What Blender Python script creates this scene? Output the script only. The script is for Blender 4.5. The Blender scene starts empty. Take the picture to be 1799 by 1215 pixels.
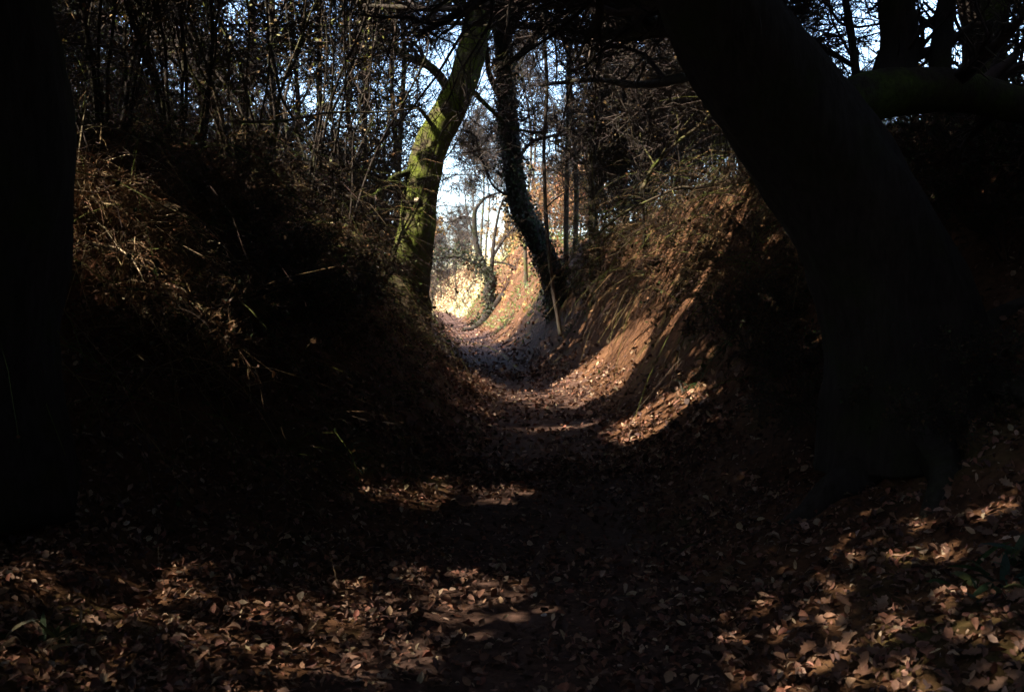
import bpy, math
import numpy as np
from mathutils import Vector

SC = bpy.context.scene
COL = SC.collection
rng = np.random.default_rng(11)
R = math.radians

# ------------------------------------------------------------------ camera
CAM = np.array([0.0, 0.0, 1.5]); PITCH = R(-2.85); FPX = 1750.0
cd = bpy.data.cameras.new('camera'); cam = bpy.data.objects.new('camera', cd); COL.objects.link(cam)
cam.location = CAM; cam.rotation_euler = (R(90) + PITCH, 0, 0)
cd.sensor_width = 36; cd.lens = 36 * FPX / 1799; cd.clip_start = 0.05; cd.clip_end = 3000
cd.dof.use_dof = True; cd.dof.focus_distance = 7.5; cd.dof.aperture_fstop = 4.5
SC.camera = cam
# ------------------------------------------------------------------ light
SUN_EL = R(47); SUN_H = np.array([-0.89, -0.456]); SUN_H /= np.linalg.norm(SUN_H)
S = np.array([SUN_H[0] * math.cos(SUN_EL), SUN_H[1] * math.cos(SUN_EL), math.sin(SUN_EL)])
w = bpy.data.worlds.new('World'); SC.world = w; w.use_nodes = True
nt = w.node_tree; bg = nt.nodes['Background']
sky = nt.nodes.new('ShaderNodeTexSky'); sky.sky_type = 'NISHITA'; sky.sun_disc = False
sky.sun_elevation = SUN_EL; sky.sun_rotation = math.atan2(S[0], S[1])
sky.air_density = 1.0; sky.dust_density = 2.0; sky.ozone_density = 2.5
nt.links.new(sky.outputs[0], bg.inputs[0]); bg.inputs[1].default_value = 0.15
sl = bpy.data.lights.new('sun', 'SUN'); sl.energy = 3.6; sl.angle = R(0.53); sl.color = (1.0, 0.84, 0.66)
so = bpy.data.objects.new('sun', sl); COL.objects.link(so)
so.rotation_euler = Vector(S).to_track_quat('Z', 'Y').to_euler()
SC.view_settings.view_transform = 'Standard'; SC.view_settings.look = 'None'
SC.view_settings.exposure = 2.5; SC.view_settings.gamma = 1.0
SC.render.engine = 'CYCLES'
SC.cycles.use_denoising = True
SC.cycles.max_bounces = 4; SC.cycles.diffuse_bounces = 1; SC.cycles.glossy_bounces = 1
SC.cycles.transmission_bounces = 1; SC.cycles.use_adaptive_sampling = True; SC.cycles.adaptive_threshold = 0.02

# ------------------------------------------------------------------ numeric helpers
def hash3(i, j, k, seed):
    n = (i.astype(np.int64) * 374761393 + j.astype(np.int64) * 668265263 + k.astype(np.int64) * 2147483647 + seed * 974634777) & 0xFFFFFFFF
    n = ((n ^ (n >> 13)) * 1274126177) & 0xFFFFFFFF
    n = ((n ^ (n >> 16)) * 2246822519) & 0xFFFFFFFF
    return ((n ^ (n >> 15)) & 0xFFFFFF) / float(0xFFFFFF)

def vnoise(p, seed=0):
    p = np.asarray(p, float); f = np.floor(p); t = p - f; t = t * t * (3 - 2 * t); f = f.astype(np.int64)
    r = 0
    for a in (0, 1):
        for b in (0, 1):
            for c_ in (0, 1):
                wgt = np.where(a, t[..., 0], 1 - t[..., 0]) * np.where(b, t[..., 1], 1 - t[..., 1]) * np.where(c_, t[..., 2], 1 - t[..., 2])
                r = r + wgt * hash3(f[..., 0] + a, f[..., 1] + b, f[..., 2] + c_, seed)
    return r * 2 - 1

def fbm(p, octv=4, seed=0):
    p = np.asarray(p, float); r = 0; a = 1.0; tot = 0
    for o in range(octv):
        r = r + a * vnoise(p * 2.0 ** o, seed + o); tot += a; a *= 0.5
    return r / tot

def unit(v):
    return v / np.maximum(np.linalg.norm(v, axis=-1, keepdims=True), 1e-9)

TY = np.arange(-80, 900, 0.25)
def table(pts, smooth=3.0):
    p = np.array(pts, float); v = np.interp(TY, p[:, 0], p[:, 1])
    n = int(smooth / 0.25); kern = np.hanning(2 * n + 3)[1:-1]; kern /= kern.sum()
    vp = np.pad(v, n, mode='edge')
    return np.convolve(vp, kern, mode='valid')
T_C = table([(-80, 0), (3, .05), (6, .2), (10.5, .36), (14.6, .36), (22, -.5), (33, -1.3), (48, -2.7), (70, -4.6), (87, -6.6), (100, -9.5), (130, -22), (300, -110), (900, -420)])
T_KR = table([(-80, .1), (3, .10), (5, .13), (7, .2), (9, .33), (11, .42), (14, .47), (20, .5), (30, .42), (45, .5), (70, .5), (900, .4)], 2)
T_KL = table([(-80, .07), (4, .05), (5.5, .09), (7, .2), (9, .3), (14, .31), (18, .34), (24, .42), (45, .5), (900, .45)], 2)
T_HR = table([(-80, 2.2), (5, 2.6), (8, 3.0), (12, 3.3), (16, 3.2), (22, 2.9), (30, 3.0), (45, 4.0), (60, 3.4), (90, 4.2), (140, 3.5), (300, 1), (900, 0)], 2)
T_HL = table([(-80, 2.0), (5, 2.1), (7, 2.6), (10, 3.0), (12, 2.9), (14, 2.6), (17, 2.15), (20, 1.8), (22, 1.7), (30, 2.0), (45, 1.9), (140, 1.6), (300, 1), (900, 0)], 2)
def tv(T, y): return np.interp(y, TY, T)
def cpath(y): return tv(T_C, y)

def gz(x, y):
    """height of the ground"""
    x = np.asarray(x, float); y = np.asarray(y, float)
    s = x - cpath(y); a = np.abs(s); right = s > 0
    k = np.where(right, tv(T_KR, y), tv(T_KL, y)); H = np.where(right, tv(T_HR, y), tv(T_HL, y))
    q = k * np.maximum(a - 0.25, 0) ** 2 * 1.12
    Hc = H + 0.03 * np.minimum(np.maximum(a - 3, 0), 30)
    z = -np.logaddexp(-3.0 * np.minimum(q, 60), -3.0 * Hc) / 3.0 + np.log(2) * 0
    z = z - (-np.logaddexp(0, -3.0 * H) / 3.0)
    amp = 0.018 + 0.10 * np.clip((a - 0.9) / 1.6, 0, 1)
    P3 = np.stack([x * 1.15, y * 1.15, np.zeros_like(x)], -1)
    z = z + amp * fbm(P3, 3, 5) + 0.5 * amp * fbm(P3 * 4.1, 2, 9)
    # rills and ledges worn along the slope
    z = z + 0.045 * np.clip((a - 0.9) / 1.2, 0, 1) * vnoise(np.stack([a * 5.5, y * 0.7, np.where(right, 0., 9.)], -1), 21)
    return z

def gn(x, y, e=0.05):
    dx = (gz(x + e, y) - gz(x - e, y)) / (2 * e); dy = (gz(x, y + e) - gz(x, y - e)) / (2 * e)
    return unit(np.stack([-dx, -dy, np.ones_like(dx)], -1))

CP, SP = math.cos(PITCH), math.sin(PITCH)
def ray(u, v):
    a = (np.asarray(u, float) - 899.5) / FPX; b = (607.5 - np.asarray(v, float)) / FPX
    return np.stack([a, CP - b * SP, SP + b * CP], -1)
def P(u, v, y):
    """world point seen at photograph position (u, v), y metres ahead"""
    d = ray(u, v); return CAM + d * (np.asarray(y, float) / d[..., 1])[..., None]
HS = np.arange(-9, 9.001, .05); HY = np.geomspace(1.0, 150, 700)
_sg, _yg = np.meshgrid(HS, HY); HZ = gz(_sg + cpath(_yg), _yg)
def gzf(x, y):
    fs = np.clip((x - cpath(y) + 9) / .05, 0, len(HS) - 1.001); fy = np.clip(np.log(np.maximum(y, 1)) / math.log(150) * 699, 0, 698.999)
    i = fs.astype(int); j = fy.astype(int); a = fs - i; b = fy - j
    return (HZ[j, i] * (1 - a) + HZ[j, i + 1] * a) * (1 - b) + (HZ[j + 1, i] * (1 - a) + HZ[j + 1, i + 1] * a) * b
def hit(u, v, y0=2.0, y1=120.0):
    """first point of the ground seen at (u, v)"""
    d = ray(u, v); ys = np.geomspace(y0, y1, 360)
    p = CAM + d[..., None, :] * (ys / d[..., 1:2])[..., None]
    below = gzf(p[..., 0], p[..., 1]) > p[..., 2]
    i = np.argmax(below, -1); ok = below.any(-1)
    return np.take_along_axis(p, i[..., None, None], -2)[..., 0, :], ok
def PX(p):
    d = p - CAM; f = d[..., 1] * CP + d[..., 2] * SP; up = -d[..., 1] * SP + d[..., 2] * CP
    f = np.where(f > 0.05, f, 0.05)
    return 899.5 + FPX * d[..., 0] / f, 607.5 - FPX * up / f

# ------------------------------------------------------------------ mesh helpers
class MB:
    def __init__(self): self.V = []; self.F = []; self.C = []; self.n = 0
    def add(self, V, F, C=None):
        V = np.asarray(V, float).reshape(-1, 3); F = np.asarray(F, np.int64)
        self.V.append(V); self.F.append(F + self.n); self.n += len(V)
        if C is None: C = np.ones((len(F), 3))
        C = np.asarray(C, float)
        if C.ndim == 1: C = np.repeat(C[None], len(F), 0)
        self.C.append(C)
        return self
    def mesh(self, name, mat, smooth=True):
        me = bpy.data.meshes.new(name)
        V = np.concatenate(self.V) if self.V else np.zeros((0, 3))
        me.vertices.add(len(V)); me.vertices.foreach_set('co', V.astype(np.float32).ravel())
        starts = []; loops = []; o = 0
        for F in self.F:
            m = F.shape[1]; starts.append(o + np.arange(len(F)) * m); loops.append(F.ravel()); o += F.size
        starts = np.concatenate(starts); loops = np.concatenate(loops)
        me.loops.add(len(loops)); me.loops.foreach_set('vertex_index', loops.astype(np.int32))
        me.polygons.add(len(starts)); me.polygons.foreach_set('loop_start', starts.astype(np.int32))
        me.update(calc_edges=True)
        if smooth: me.polygons.foreach_set('use_smooth', np.ones(len(starts), bool))
        at = me.attributes.new('tint', 'FLOAT_COLOR', 'FACE')
        C = np.concatenate(self.C); at.data.foreach_set('color', np.concatenate([C, np.ones((len(C), 1))], 1).astype(np.float32).ravel())
        me.materials.append(M[mat])
        return me
    def build(self, name, mat, parent=None, smooth=True):
        return put(name, self.mesh(name, mat, smooth), parent)

def put(name, me, parent=None, loc=None):
    o = bpy.data.objects.new(name, me); COL.objects.link(o)
    if parent is not None:
        o.parent = parent
        if loc is None: o.location = -np.array(parent.location) if 'world_parts' in parent else (0, 0, 0)
    if loc is not None: o.location = loc
    return o
def tag(o, label=None, cat=None, group=None, kind=None):
    if label: o['label'] = label
    if cat: o['category'] = cat
    if group: o['group'] = group
    if kind: o['kind'] = kind
    return o
def thing(name, label, cat, loc, group=None):
    """an Empty at the thing's base; parts given in world coordinates are shifted under it"""
    o = bpy.data.objects.new(name, None); COL.objects.link(o); o.location = tuple(float(c) for c in loc); o.empty_display_size = 0.2
    return tag(o, label, cat, group)
def part(mb, name, mat, th, kind=None, smooth=True):
    """mesh in world coordinates -> part of thing th"""
    base = np.array(th.location)
    mb.V = [v - base for v in mb.V]
    o = mb.build(name, mat, None, smooth); o.parent = th
    if kind: o['kind'] = kind
    return o
def copy_tree(o, loc, rz=0., sc=1., label=None, group=None):
    c = o.copy(); COL.objects.link(c); c.location = loc; c.rotation_euler = (0, 0, rz); c.scale = (sc, sc, sc)
    if label: c['label'] = label
    if group: c['group'] = group
    for ch in o.children:
        d = ch.copy(); COL.objects.link(d); d.parent = c
        for g in ch.children:
            e = g.copy(); COL.objects.link(e); e.parent = d
    return c

def tubes(path, rad, sides=3):
    """(N,K,3) centre lines, (N,K) radii -> verts, quads"""
    path = np.asarray(path, float); rad = np.asarray(rad, float)
    N, K, _ = path.shape
    T = np.empty_like(path); T[:, 1:-1] = path[:, 2:] - path[:, :-2]; T[:, 0] = path[:, 1] - path[:, 0]; T[:, -1] = path[:, -1] - path[:, -2]
    T = unit(T); mean = unit(path[:, -1] - path[:, 0])
    ref = np.where(np.abs(mean[:, 2:3]) < 0.8, np.array([[0, 0, 1.]]), np.array([[0, 1., 0]]))[:, None, :]
    A = unit(np.cross(T, ref)); B = np.cross(T, A)
    th = np.arange(sides) * 2 * np.pi / sides
    V = path[:, :, None, :] + rad[:, :, None, None] * (np.cos(th)[None, None, :, None] * A[:, :, None, :] + np.sin(th)[None, None, :, None] * B[:, :, None, :])
    i = np.arange(N * K * sides).reshape(N, K, sides); j = np.roll(i, -1, 2)
    F = np.stack([i[:, :-1], j[:, :-1], j[:, 1:], i[:, 1:]], -1).reshape(-1, 4)
    return V.reshape(-1, 3), F

def resample(pts, n):
    pts = np.asarray(pts, float)
    # Catmull-Rom through the points
    Pp = np.vstack([2 * pts[0] - pts[1], pts, 2 * pts[-1] - pts[-2]])
    t = np.linspace(0, len(pts) - 1, n); i = np.minimum(t.astype(int), len(pts) - 2); f = (t - i)[:, None]
    p0, p1, p2, p3 = Pp[i], Pp[i + 1], Pp[i + 2], Pp[i + 3]
    return 0.5 * (2 * p1 + (p2 - p0) * f + (2 * p0 - 5 * p1 + 4 * p2 - p3) * f ** 2 + (3 * p1 - p0 - 3 * p2 + p3) * f ** 3)

def trunk_mesh(pts, rad, sides=28, n=70, rough=0.06, ridges=0.05, seed=1, flare=0.0):
    """one bark-covered stem with lumps, ridges and root flare"""
    c = resample(pts, n); r = resample(np.stack([rad, rad, rad], -1), n)[:, 0]
    V, F = tubes(c[None], r[None], sides)
    V = V.reshape(n, sides, 3); cc = c[:, None, :]
    d = V - cc; th = np.arange(sides) * 2 * np.pi / sides
    hgt = np.linspace(0, 1, n)[:, None]
    L = np.cumsum(np.r_[0, np.linalg.norm(np.diff(c, axis=0), axis=1)])[:, None]
    ang = np.stack([np.cos(th) * 2.2 + 0 * L, np.sin(th) * 2.2 + 0 * L, L * 1.4 + 0 * th], -1)
    rid = np.stack([np.cos(th) * 6 + 0 * L, np.sin(th) * 6 + 0 * L, L * 1.1 + 0 * th], -1)
    m = 1 + 2.2 * rough * fbm(ang, 3, seed) + ridges * (1 - 2 * np.abs(vnoise(rid, seed + 3))) + 0.4 * rough * fbm(ang * 5, 2, seed + 8)
    if flare:
        lobes = 0.55 + 0.45 * np.cos(th * 5 + seed) * np.cos(th * 2 + 1.3 * seed)
        m = m + flare * np.exp(-L / (2.2 * rad[0])) * (0.35 + lobes[None])
    V = cc + d * m[..., None]
    Vf = np.vstack([V.reshape(-1, 3), c[:1], c[-1:]])
    nv = n * sides; a = np.arange(sides); b = (a + 1) % sides
    mb = MB(); mb.add(Vf, F)
    mb.F.append(np.stack([b, a, np.full(sides, nv)], -1)); mb.C.append(np.ones((sides, 3)))
    e = (n - 1) * sides
    mb.F.append(np.stack([e + a, e + b, np.full(sides, nv + 1)], -1)); mb.C.append(np.ones((sides, 3)))
    return mb

def children(path, rad, n, lf, spread, K=5, up=0.15, tmin=0.25, wob=0.25, rf=0.6, tip=0.25, g=rng, absl=None):
    """n side branches on each of the given branches"""
    N, K0, _ = path.shape
    idx = np.repeat(np.arange(N), n); m = len(idx)
    t = tmin + (1 - tmin) * (np.tile((np.arange(n) + 0.5) / n, N) + g.uniform(-.5, .5, m) / n); t = np.clip(t, 0, .995)
    ft = t * (K0 - 1); i = np.minimum(ft.astype(int), K0 - 2); f = (ft - i)[:, None]
    p = path[idx, i] * (1 - f) + path[idx, i + 1] * f
    r = (rad[idx, i] * (1 - f[:, 0]) + rad[idx, i + 1] * f[:, 0]) * rf * g.uniform(.7, 1, m)
    tan = unit(path[idx, i + 1] - path[idx, i])
    rnd = unit(g.normal(size=(m, 3))); perp = unit(rnd - (rnd * tan).sum(-1, keepdims=True) * tan)
    sp = np.clip(g.normal(spread, .25, m), .25, 1.5)[:, None]
    d = unit(tan * np.cos(sp) + perp * np.sin(sp) + np.array([0, 0, up]))
    Lp = np.linalg.norm(path[idx, -1] - path[idx, 0], axis=-1)
    L = (Lp if absl is None else absl) * lf * g.uniform(.6, 1.25, m) * (1.15 - .55 * t)
    out = np.empty((m, K, 3)); out[:, 0] = p; dd = d
    for k in range(1, K):
        dd = unit(dd + g.normal(size=(m, 3)) * wob + np.array([0, 0, up * .25]))
        out[:, k] = out[:, k - 1] + dd * (L / (K - 1))[:, None]
    rr = r[:, None] * np.linspace(1, tip, K)[None]
    return out, rr

def leaf_quads(pos, nrm, size, g=rng, aspect=0.62, curl=0.25, heading=None):
    """folded 6-point leaves"""
    n = len(pos); size = np.broadcast_to(size, (n,))
    r = unit(g.normal(size=(n, 3))) if heading is None else heading
    a = unit(r - (r * nrm).sum(-1, keepdims=True) * nrm); b = np.cross(nrm, a)
    L = size[:, None]; W = (size * np.asarray(aspect) * g.uniform(.7, 1.1, n))[:, None]; cu = (g.uniform(-.3, 1, n) * curl)[:, None] * L
    base = pos - a * L * .5; tip = pos + a * L * .5 + nrm * cu * g.uniform(0, 1.2, (n, 1))
    l1 = pos - a * L * .18 + b * W * .5 + nrm * cu; l2 = pos + a * L * .22 + b * W * .42 + nrm * cu * .9
    r1 = pos - a * L * .18 - b * W * .5 + nrm * cu * .8; r2 = pos + a * L * .22 - b * W * .42 + nrm * cu
    V = np.stack([base, l1, l2, tip, r2, r1], 1).reshape(-1, 3)
    o = np.arange(n)[:, None] * 6
    F = np.concatenate([o + np.array([[0, 3, 2, 1]]), o + np.array([[0, 5, 4, 3]])], 0)
    return V, F
def simple_leaves(pos, size, g=rng, aspect=.6, nrm=None):
    n = len(pos); nr = unit(g.normal(size=(n, 3))) if nrm is None else nrm
    r = unit(g.normal(size=(n, 3))); a = unit(np.cross(nr, r)); b = np.cross(nr, a)
    L = np.broadcast_to(size, (n,))[:, None] * .5; W = L * aspect
    V = np.stack([pos - a * L, pos + b * W - a * L * .1, pos + a * L, pos - b * W - a * L * .1], 1).reshape(-1, 3)
    F = np.arange(n)[:, None] * 4 + np.arange(4)[None]
    return V, F
def palette(n, cols, g=rng, jit=.25):
    cols = np.array(cols); c_ = cols[g.integers(0, len(cols), n)]
    return np.clip(c_ * g.uniform(1 - jit, 1 + jit, (n, 1)) * g.uniform(.92, 1.08, (n, 3)), 0.004, 1)
def ribbons(path, wid, side):
    """flat blades: (N,K,3) lines, (N,K) half widths, (N,3) side vectors"""
    N, K, _ = path.shape
    V = np.stack([path - side[:, None] * wid[..., None], path + side[:, None] * wid[..., None]], 2)
    i = np.arange(N * K * 2).reshape(N, K, 2)
    F = np.stack([i[:, :-1, 0], i[:, :-1, 1], i[:, 1:, 1], i[:, 1:, 0]], -1).reshape(-1, 4)
    return V.reshape(-1, 3), F

# ------------------------------------------------------------------ materials
M = {}
def mat(name, rough=0.85, spec=0.2):
    m = bpy.data.materials.new(name); m.use_nodes = True; M[name] = m
    b = m.node_tree.nodes['Principled BSDF']; b.inputs['Roughness'].default_value = rough
    b.inputs['Specular IOR Level'].default_value = spec
    return m, m.node_tree, b
def N(t, typ, **kw):
    n = t.nodes.new(typ)
    for k, v in kw.items():
        if k.startswith('_'): setattr(n, k[1:], v)
        else: n.inputs[k.replace('__', ' ')].default_value = v
    return n
def ramp(t, src, stops):
    r = t.nodes.new('ShaderNodeValToRGB'); e = r.color_ramp.elements
    while len(e) < len(stops): e.new(0.5)
    for q, (p, c_) in zip(e, stops): q.position = p; q.color = (*c_, 1)
    t.links.new(src, r.inputs[0]); return r
def noise(t, scale, detail=6, rough=.6, vec=None):
    n = N(t, 'ShaderNodeTexNoise', Scale=scale, Detail=detail, Roughness=rough)
    if vec is not None: t.links.new(vec, n.inputs['Vector'])
    return n
def mix(t, fac, a, b, mode='MIX'):
    n = t.nodes.new('ShaderNodeMix'); n.data_type = 'RGBA'; n.blend_type = mode
    for s, v in ((0, fac), (6, a), (7, b)):
        if hasattr(v, 'is_output') or hasattr(v, 'links'): t.links.new(v, n.inputs[s])
        else: n.inputs[s].default_value = v if s == 0 else (*v, 1)
    return n.outputs[2]
def bump(t, b, src, strength=.5, dist=.02):
    n = N(t, 'ShaderNodeBump', Strength=strength, Distance=dist); t.links.new(src, n.inputs['Height']); t.links.new(n.outputs[0], b.inputs['Normal'])

def soil(name, stops, moss=False):
    m, t, b = mat(name, .95, .1)
    g = N(t, 'ShaderNodeNewGeometry'); pos = g.outputs['Position']
    n1 = noise(t, 1.7, 8, .65, pos); n2 = noise(t, 21, 6, .7, pos)
    c1 = ramp(t, n1.outputs[0], stops); c2 = ramp(t, n2.outputs[0], [(.3, (.45, .45, .45)), (.7, (1.35, 1.3, 1.25))])
    col = mix(t, 1.0, c1.outputs[0], c2.outputs[0], 'MULTIPLY')
    if moss:
        n3 = noise(t, .9, 5, .6, pos); f = ramp(t, n3.outputs[0], [(.56, (0, 0, 0)), (.72, (.6, .6, .6))])
        col = mix(t, f.outputs[0], col, (.055, .075, .018))
    t.links.new(col, b.inputs['Base Color']); bump(t, b, n2.outputs[0], .7, .03)
soil('path_earth', [(.25, (.055, .034, .028)), (.5, (.095, .058, .045)), (.78, (.15, .10, .085))])
soil('bank_earth', [(.25, (.050, .026, .016)), (.5, (.105, .055, .030)), (.78, (.17, .095, .05))], True)

def bark(name, dark, light, moss=None, mlo=.35, mhi=.6, mscale=3.0, zlo=None, zhi=None):
    m, t, b = mat(name, .9, .15)
    g = N(t, 'ShaderNodeNewGeometry'); pos = g.outputs['Position']
    mp = N(t, 'ShaderNodeMapping'); mp.inputs['Scale'].default_value = (1, 1, .22); t.links.new(pos, mp.inputs[0])
    n1 = noise(t, 22, 8, .7, mp.outputs[0]); n2 = noise(t, mscale, 6, .65, pos)
    col = ramp(t, n1.outputs[0], [(.3, dark), (.7, light)]).outputs[0]
    if moss:
        f = ramp(t, n2.outputs[0], [(mlo, (0, 0, 0)), (mhi, (1, 1, 1))]).outputs[0]
        n3 = noise(t, 30, 5, .7, pos); mc = ramp(t, n3.outputs[0], [(.3, tuple(.45 * x for x in moss)), (.7, tuple(1.35 * x for x in moss))]).outputs[0]
        if zlo is not None:
            sx = N(t, 'ShaderNodeSeparateXYZ'); t.links.new(pos, sx.inputs[0])
            mr = N(t, 'ShaderNodeMapRange'); mr.inputs[1].default_value = zlo; mr.inputs[2].default_value = zhi; t.links.new(sx.outputs[2], mr.inputs[0])
            mm = N(t, 'ShaderNodeMath', _operation='MULTIPLY'); t.links.new(f, mm.inputs[0]); t.links.new(mr.outputs[0], mm.inputs[1]); f = mm.outputs[0]
        col = mix(t, f, col, mc)
    t.links.new(col, b.inputs['Base Color']); bump(t, b, n1.outputs[0], .9, .03)
bark('mossy_bark', (.035, .028, .018), (.10, .08, .055), (.085, .112, .014), .36, .56, 4.2, 1.3, 2.6)
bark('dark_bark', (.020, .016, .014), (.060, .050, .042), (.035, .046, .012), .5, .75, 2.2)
bark('limb_moss_bark', (.025, .02, .015), (.07, .06, .045), (.07, .10, .018), .40, .6, 4)
bark('grey_bark', (.04, .034, .028), (.12, .10, .08), (.09, .11, .02), .5, .68, 3)
bark('hazel_bark', (.04, .032, .024), (.12, .095, .065), (.08, .105, .022), .46, .66, 2.2)

def tinted(name, rough=.8, spec=.25, transl=0.0):
    m, t, b = mat(name, rough, spec)
    a = N(t, 'ShaderNodeAttribute'); a.attribute_name = 'tint'
    g = N(t, 'ShaderNodeNewGeometry'); n = noise(t, 40, 3, .6, g.outputs['Position'])
    f = ramp(t, n.outputs[0], [(.3, (.65, .65, .65)), (.7, (1.2, 1.2, 1.2))])
    c_ = mix(t, 1.0, a.outputs['Color'], f.outputs[0], 'MULTIPLY'); t.links.new(c_, b.inputs['Base Color'])
    if transl:
        tr = N(t, 'ShaderNodeBsdfTranslucent'); t.links.new(c_, tr.inputs[0]); mx = N(t, 'ShaderNodeMixShader'); mx.inputs[0].default_value = transl
        out = t.nodes['Material Output']; t.links.new(b.outputs[0], mx.inputs[1]); t.links.new(tr.outputs[0], mx.inputs[2]); t.links.new(mx.outputs[0], out.inputs[0])
tinted('leaf_litter', .7, .25); tinted('leaf', .55, .35, .25); tinted('ivy', .6, .25); tinted('twig', .85, .15); tinted('blade', .6, .3, .2); tinted('stone', .8, .2)

def fallen_mat():
    m, t, b = mat('fallen_leaf', .65, .3)
    oi = N(t, 'ShaderNodeObjectInfo')
    c_ = ramp(t, oi.outputs['Random'], [(0, (.09, .048, .032)), (.3, (.18, .098, .062)), (.55, (.24, .135, .085)), (.8, (.32, .22, .15)), (1, (.16, .075, .05))])
    tc = N(t, 'ShaderNodeTexCoord'); n = noise(t, 30, 4, .6, tc.outputs['Object'])
    f = ramp(t, n.outputs[0], [(.3, (.6, .58, .55)), (.7, (1.15, 1.15, 1.15))])
    col = mix(t, 1.0, c_.outputs[0], f.outputs[0], 'MULTIPLY'); t.links.new(col, b.inputs['Base Color'])
    bump(t, b, n.outputs[0], .3, .004)
fallen_mat()

# ------------------------------------------------------------------ the setting: path and banks
def grid_ground():
    # lateral samples
    sp = [0.]; 
    while sp[-1] < 600:
        a = sp[-1]; sp.append(a + (.06 if a < 4.2 else .06 + (a - 4.2) * .22))
    sp = np.array(sp); sv = np.r_[-sp[:0:-1], sp]
    ys = [2.2]
    while ys[-1] < 900:
        a = ys[-1]; ys.append(a + max(.05, .0105 * a) * (1 if a < 110 else 4))
    yb = [2.2]
    while yb[-1] > -60: yb.append(yb[-1] - max(.15, .12 * (2.2 - yb[-1])))
    yv = np.r_[np.array(yb)[:0:-1], np.array(ys)]
    Sg, Yg = np.meshgrid(sv, yv); Xg = Sg + cpath(Yg); Zg = gz(Xg, Yg)
    V = np.stack([Xg, Yg, Zg], -1); nx = len(sv); ny = len(yv)
    i = np.arange(nx * ny).reshape(ny, nx)
    F = np.stack([i[:-1, :-1], i[:-1, 1:], i[1:, 1:], i[1:, :-1]], -1)
    sm = .5 * (Sg[:-1, :-1] + Sg[1:, 1:]); ym = .5 * (Yg[:-1, :-1] + Yg[1:, 1:])
    hw = .72 + .16 * vnoise(np.stack([ym * .5, np.sign(sm) * 3, 0 * ym], -1), 4) + .10 * vnoise(np.stack([ym * 3, np.sign(sm) * 3, 0 * ym], -1), 6)
    inpath = np.abs(sm) < hw
    for name, sel, mt in (('path', inpath, 'path_earth'), ('left_bank', ~inpath & (sm < 0), 'bank_earth'), ('right_bank', ~inpath & (sm > 0), 'bank_earth')):
        f = F[sel].reshape(-1, 4); used, inv = np.unique(f, return_inverse=True)
        mb = MB(); mb.add(V.reshape(-1, 3)[used], inv.reshape(-1, 4)); o = mb.build(name, mt); tag(o, kind='structure')
grid_ground()

# ------------------------------------------------------------------ gaps cut in the added canopy to place the sun patches
SA = unit(np.cross(S, [0, 0, 1.])); SB = np.cross(SA, S)          # axes of the plane square to the sun
GR = 0.06; G0 = -40.0; GN = 1600
GAP = np.ones((GN, GN), np.float32)                               # share of leaves kept
def gap_points(p, keep, rad=0.05):
    a = ((p @ SA) - G0) / GR; b = ((p @ SB) - G0) / GR; k = int(math.ceil(rad / GR))
    for i in range(-k, k + 1):
        for j in range(-k, k + 1):
            if i * i + j * j <= k * k + .5:
                ia = np.clip((a + i).astype(int), 0, GN - 1); ib = np.clip((b + j).astype(int), 0, GN - 1)
                GAP[ia, ib] = np.minimum(GAP[ia, ib], keep)
def inpoly(u, v, poly):
    c_ = np.zeros(u.shape, bool); n = len(poly)
    for i in range(n):
        x1, y1 = poly[i]; x2, y2 = poly[(i + 1) % n]
        c_ ^= ((y1 > v) != (y2 > v)) & (u < (x2 - x1) * (v - y1) / ((y2 - y1) or 1e-9) + x1)
    return c_
def gap_poly(poly, keep, lift=(0.0,), ymax=40, step=5, rad=.12):
    p = np.array(poly); u, v = np.meshgrid(np.arange(p[:, 0].min(), p[:, 0].max(), step), np.arange(p[:, 1].min(), p[:, 1].max(), step))
    k = inpoly(u, v, poly); q, ok = hit(u[k], v[k]); q = q[ok & (q[:, 1] < ymax)]
    for l in lift: gap_points(q + np.array([0, 0, l]), keep, rad)
gap_poly([(755, 640), (830, 650), (900, 690), (960, 690), (1030, 640), (1090, 590), (1150, 560), (1135, 620), (1085, 690), (1010, 718), (930, 722), (850, 705), (790, 680)], 0.0)
gap_poly([(1090, 590), (1130, 500), (1200, 400), (1250, 390), (1235, 450), (1180, 540), (1150, 580)], .22)
gap_poly([(960, 640), (1000, 590), (1080, 530), (1130, 520), (1100, 590), (1030, 640)], .5)
gap_poly([(1065, 775), (1110, 735), (1200, 690), (1230, 690), (1190, 735), (1110, 778)], 0.06)
gap_poly([(800, 770), (840, 750), (930, 760), (930, 775), (850, 785)], .25)
gap_poly([(640, 850), (720, 835), (920, 860), (900, 890), (700, 890)], .15)
gap_poly([(120, 1000), (330, 1010), (560, 1060), (740, 1010), (800, 1020), (900, 1050), (890, 1110), (700, 1150), (690, 1215), (0, 1215), (150, 1120)], .165)
gap_poly([(1480, 960), (1560, 910), (1799, 900), (1799, 1215), (1200, 1215), (1300, 1120)], .31)
gap_poly([(100, 330), (200, 330), (330, 480), (350, 640), (250, 580), (160, 480)], .09, (0, .15, .3))
gap_poly([(420, 240), (560, 350), (690, 450), (690, 520), (560, 430), (440, 330)], .03, (0, .2, .4))
gap_poly([(1040, 420), (1230, 330), (1330, 240), (1360, 270), (1250, 420), (1100, 470)], .15, (0, .4, .8))

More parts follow.
